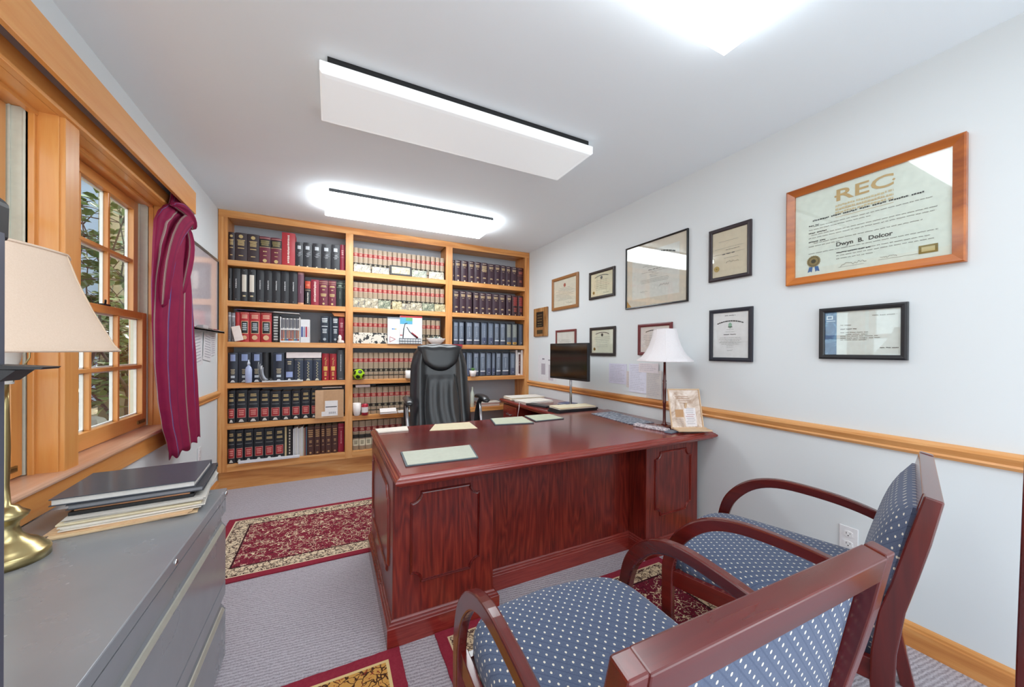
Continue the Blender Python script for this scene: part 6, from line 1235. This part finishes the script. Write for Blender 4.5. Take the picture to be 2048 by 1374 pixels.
# ------------------------------------------------------------------ monitor, lamp and papers on the desk
def desk_things():
    root = thing('computer_monitor', 'black flat monitor standing on the return desk, screen off', 'monitor', (2.0, 2.86, .7355))
    a = math.atan2(1.987-1.945, 3.04-2.507)
    R = Matrix.Rotation(-(math.atan2(.042, -.533)+PI), 3, 'Z')
    # local: screen faces -x; width along y
    Rz_ = Matrix.Rotation(math.radians(4.5), 3, 'Z'); c = Vector((-.034, -.087, .437))
    m = MB(); m.obox(c, (.03, .535, .335), Rz_, M('#1a1b1e', .35)); m.build('housing', root, bevel=.004)
    m = MB(); m.obox(c+Rz_ @ Vector((-.0155, 0, .004)), (.001, .515, .305), Rz_, M('#08080a', .12, coat=.8)); m.build('screen', root)
    m = MB(); m.tube([(.01, -.06, .01), (.008, -.06, .42)], .011, STEEL, 12); m.obox((-.005, -.06, .40), (.03, .10, .10), Rz_, BLK); m.build('stand_pole', root); m = MB(); m.slab(-.07, .12, -.10, -.01, [(0, 0), (0, .006), (.006, .012)], M('#9c9ca2', .3, .5)); m.build('stand_foot', root)
    # slim lamp
    root = thing('slim_table_lamp', 'slim dark wood lamp with white bell shade at the right end of the desk', 'table lamp', (2.045, 1.765, DT+.001))
    lx, ly = 0, 0
    m = MB(); m.slab(-.055, .055, -.055, .055, [(0, 0), (0, .010), (.006, .016), (.03, .018)], CHERRY['x']); m.lathe([(.022, .018), (.014, .026), (.010, .04), (.0095, .16), (.013, .17), (.010, .18), (.012, .25), (.0125, .30), (.010, .305), (.013, .315), (.010, .325), (.008, .46)], CHERRY['z'], 18); m.build('lamp_stem', root)
    t = NT('white_pleated_shade'); sh = t.set(t.mix(t.noise(t.obj(), 200, 2), lin('#dcd6da'), lin('#eae6e6')), .9, spec=.1)
    pr = [(.178, .452), (.179, .458), (.150, .478), (.122, .515), (.100, .56), (.084, .61), (.074, .66), (.071, .668)]
    m = MB(); m.lathe(pr, sh, 40, cap0=False, cap1=False); m.lathe([(r-.002, z) for r, z in pr[::-1]], sh, 40, cap0=False, cap1=False); s_ = m.build('lamp_shade', root, recalc=False)
    m = MB()
    for k in range(8): an = 2*PI*k/8; m.tube([(r*math.cos(an)*1.004, r*math.sin(an)*1.004, z) for r, z in pr], .0012, M('#f0eded', .9), 5)
    for r, z in (pr[0], pr[-1]): m.tube([(r*math.cos(2*PI*k/32), r*math.sin(2*PI*k/32), z) for k in range(33)], .0025, M('#e9e4e6', .9), 6)
    q = m.build('shade_trim', root); q.parent = s_
    m = MB(); m.lathe([(.010, .46), (.014, .48), (.024, .52), (.028, .55), (.018, .59), (.002, .60)], M('#efece6', .3), 16); m.tube([(0, 0, .60), (0, 0, .655)], .002, BRASS, 6)
    for k in range(3): an = 2*PI*k/3; m.tube([(0, 0, .655), (.072*math.cos(an), .072*math.sin(an), .664)], .0014, BRASS, 5)
    m.build('bulb_and_fitter', root)
    # papers and pads on the desktop
    def quadsheet(name, label, cat, pts, z, h, mat, parts=None, grp=None, rr=0):
        c = [sum(p[i] for p in pts)/4 for i in (0, 1)]
        root = thing(name, label, cat, (c[0], c[1], z), 0, grp) if parts else None
        m = MB(); m.prism([(x-(c[0] if parts else 0), y-(c[1] if parts else 0)) for x, y in pts], 0 if parts else z, (0 if parts else z)+h, mat, 'z')
        if not parts: return tag(m.build(name, bevel=.0008), label, cat, grp)
        m.build('backing', root, bevel=.001); return root, c
    z = DT+.0006; green = M('#c6cab2', .6); ltg = M('#bfc4b4', .55); dkm = M('#56646a', .5)
    quadsheet('note_pad', 'off-white pad at the back left corner of the desk', 'pad', [(.262, 2.50), (.463, 2.505), (.450, 2.383), (.269, 2.389)][::-1], z, .008, M('#e6ddd0', .7))
    quadsheet('note_sheet', 'yellow-cream sheet on the desk in front of the black chair', 'paper', [(.655, 2.515), (.90, 2.49), (.877, 2.267), (.571, 2.326)][::-1], z, .002, M('#ddd0ae', .7))
    for nm, lab, pts in (('desk_blotter', 'left green topped blotter of the pair on the back of the desk', [(1.08, 2.53), (1.345, 2.51), (1.301, 2.255), (1.021, 2.308)]), ('desk_blotter', 'right green topped blotter of the pair on the back of the desk', [(1.372, 2.528), (1.60, 2.518), (1.595, 2.308), (1.342, 2.30)]), ('desk_blotter', 'wide grey green blotter at the front left corner of the desk', [(.317, 1.885), (.683, 1.87), (.637, 1.633), (.300, 1.648)])):
        root, c = quadsheet(nm, lab, 'blotter', pts[::-1], z, .006, dkm, True, 'green blotters on the desk')
        m = MB(); k = .95; m.prism([((x-c[0])*k, (y-c[1])*k) for x, y in pts[::-1]], .006, .0072, green if 'pair' in lab else ltg, 'z'); m.build('green_sheet', root)
    # newspapers, phone and easel sign at the right end
    t = NT('folded_blue_newspaper'); np_ = t.set(t.ramp(t.noise(t.map(t.obj(), (1, 3, 1)), 24, 4, .7, 1.0), [(.35, lin('#3e4654')), (.5, lin('#76808e')), (.64, lin('#c9ccd2'))]), .6)
    m = MB(); m.prism([(1.93, 2.40), (2.16, 2.41), (2.10, 1.90), (1.90, 1.93)][::-1], z, z+.004, np_, 'z'); tag(m.build('folded_newspaper', bevel=.001), 'dark blue and white printed magazine lying behind the slim lamp', 'magazine')
    m = MB(); R3 = Matrix.Rotation(math.radians(-52), 3, 'Z'); t = NT('pink_grey_speckle'); spk = t.set(t.ramp(t.noise(t.obj(), 90, 3, .7), [(.42, lin('#8d8892')), (.55, lin('#e0d6d8'))]), .4)
    m.obox((1.93, 1.775, z+.009), (.055, .24, .018), Matrix.Rotation(math.radians(12), 3, 'Z'), spk); tag(m.build('pen_case', bevel=.005), 'long speckled grey case in front of the wooden easel sign', 'case')
    m = MB(); m.obox((1.955, 1.632, z+.005), (.09, .05, .01), Matrix.Rotation(math.radians(12), 3, 'Z'), M('#6c7684', .4)); tag(m.build('phone', bevel=.003), 'small blue grey gadget at the front end of the speckled case', 'gadget')
    # easel sign
    C0 = Vector((2.10, 1.625, z)); az = math.radians(-24); Rt = Matrix.Rotation(az, 3, 'Z') @ Matrix.Rotation(math.radians(-14), 3, 'X')
    root = thing('easel_sign', 'light wood tabletop easel holding a printed page at the right end of the desk', 'sign', tuple(C0)); wd = M('#dcbc98', .5)
    w, h = .215, .262; up = Rt @ Vector((0, 0, 1)); sd = Rt @ Vector((1, 0, 0)); nn = Rt @ Vector((0, -1, 0)); o = Vector((0, 0, .012))
    def ob(m, cx, cz, d, sx_, sz_, th, mat): m.obox(o+sd*cx+up*cz+nn*d, (sx_, th, sz_), Rt, mat)
    m = MB(); ob(m, 0, h/2, -.004, w, h, .006, wd); ob(m, -w/2+.003, h/2, 0, .007, h, .012, wd); ob(m, w/2-.003, h/2, 0, .007, h, .012, wd); ob(m, 0, h-.003, 0, w, .007, .012, wd); ob(m, 0, .004, .012, w, .008, .04, wd); m.build('wood_frame', root, bevel=.001)
    m = MB(); ob(m, 0, h/2, .0, w-.016, h-.016, .0015, photo_mat('easel_print', '#b09078', '#dcc8b8', '#efe2d8', 9)); ob(m, .028, .075, .0012, .075, .12, .001, M('#efe9ea', .7)); ob(m, -.045, .10, .0012, .055, .05, .001, M('#c0946a', .6)); m.build('printed_page', root)
    m = MB(); R = random.Random(9)
    for k in range(9): ob(m, .028+R.uniform(-.006, .004), .128-.012*k, .002, .052, .0025, .0006, M('#b06a70' if 2 < k < 5 else '#8f8a92', .7))
    for k in range(4): ob(m, -.045, .06-.012*k, .002, .045, .0022, .0006, M('#a8a0a0', .7)); ob(m, -.02+.01*k, .21-.014*k, .002, .09, .003, .0006, M('#b08a70', .7))
    m.build('printed_lines', root)
    m = MB(); m.obox(o-nn*.05+Vector((0, 0, .085)), (.012, .008, .19), Matrix.Rotation(az, 3, 'Z') @ Matrix.Rotation(.25, 3, 'X'), wd); m.obox(o+nn*.055+Vector((0, 0, -.007)), (w, .09, .008), Matrix.Rotation(az, 3, 'Z'), wd); m.build('easel_back_leg', root)
    # piles on the return
    zr = .7355; R = random.Random(21)
    def pile(name, lab, cat, cx, cy, w, d, h, a, mats, z, n):
        m = MB()
        for k in range(n): m.obox((cx+R.uniform(-.008, .008), cy+R.uniform(-.008, .008), z+h*(k+.5)/n), (w, d, h/n*.9), Matrix.Rotation(a+R.uniform(-.05, .05), 3, 'Z'), mats[k % len(mats)])
        return tag(m.build(name), lab, cat)
    blk = M('#25282d', .4); 
    pile('file_tray', 'flat black file case at the near end of the return', 'tray', 1.94, 2.665, .42, .17, .030, .02, [blk], zr+.0003, 2)
    pile('manila_pile', 'manila folders and papers on top of the black file case', 'folders', 1.93, 2.665, .38, .165, .018, -.03, [CREAM, PAPER, MANILA, CREAM], zr+.0305, 4)
    pile('dark_folder', 'thin black folder lying across the chair side edge of the return', 'folder', 1.79, 3.02, .09, .26, .018, .25, [blk], zr+.0003, 1)
    pile('white_papers', 'spread of white and pink papers in the middle of the return', 'papers', 1.90, 3.30, .34, .22, .022, .12, [PAPER, M('#e8cfc4', .8), WHITE], zr+.0003, 4)
    pile('cream_papers', 'fan of cream papers at the far end of the return', 'papers', 1.93, 3.57, .40, .22, .030, -.08, [CREAM, PAPER, M('#e6d2c0', .8)], zr+.0003, 5)
    pile('blue_brochures', 'blue and white brochures beside the monitor foot', 'brochures', 2.14, 3.03, .14, .14, .012, .3, [M('#5a6488', .5), WHITE], zr+.0003, 3)
    m = MB(); m.tube([(1.76, 3.30, .7365+.006), (1.71, 3.26, .742), (1.685, 3.22, .70), (1.672, 3.22, .62), (1.68, 3.24, .50), (1.665, 3.20, .30), (1.64, 3.18, .006)], .0035, M('#cfc4c4', .5), 8); tag(m.build('white_cable', bevel=0), 'white cable hanging over the chair side of the return', 'cable')
desk_things()
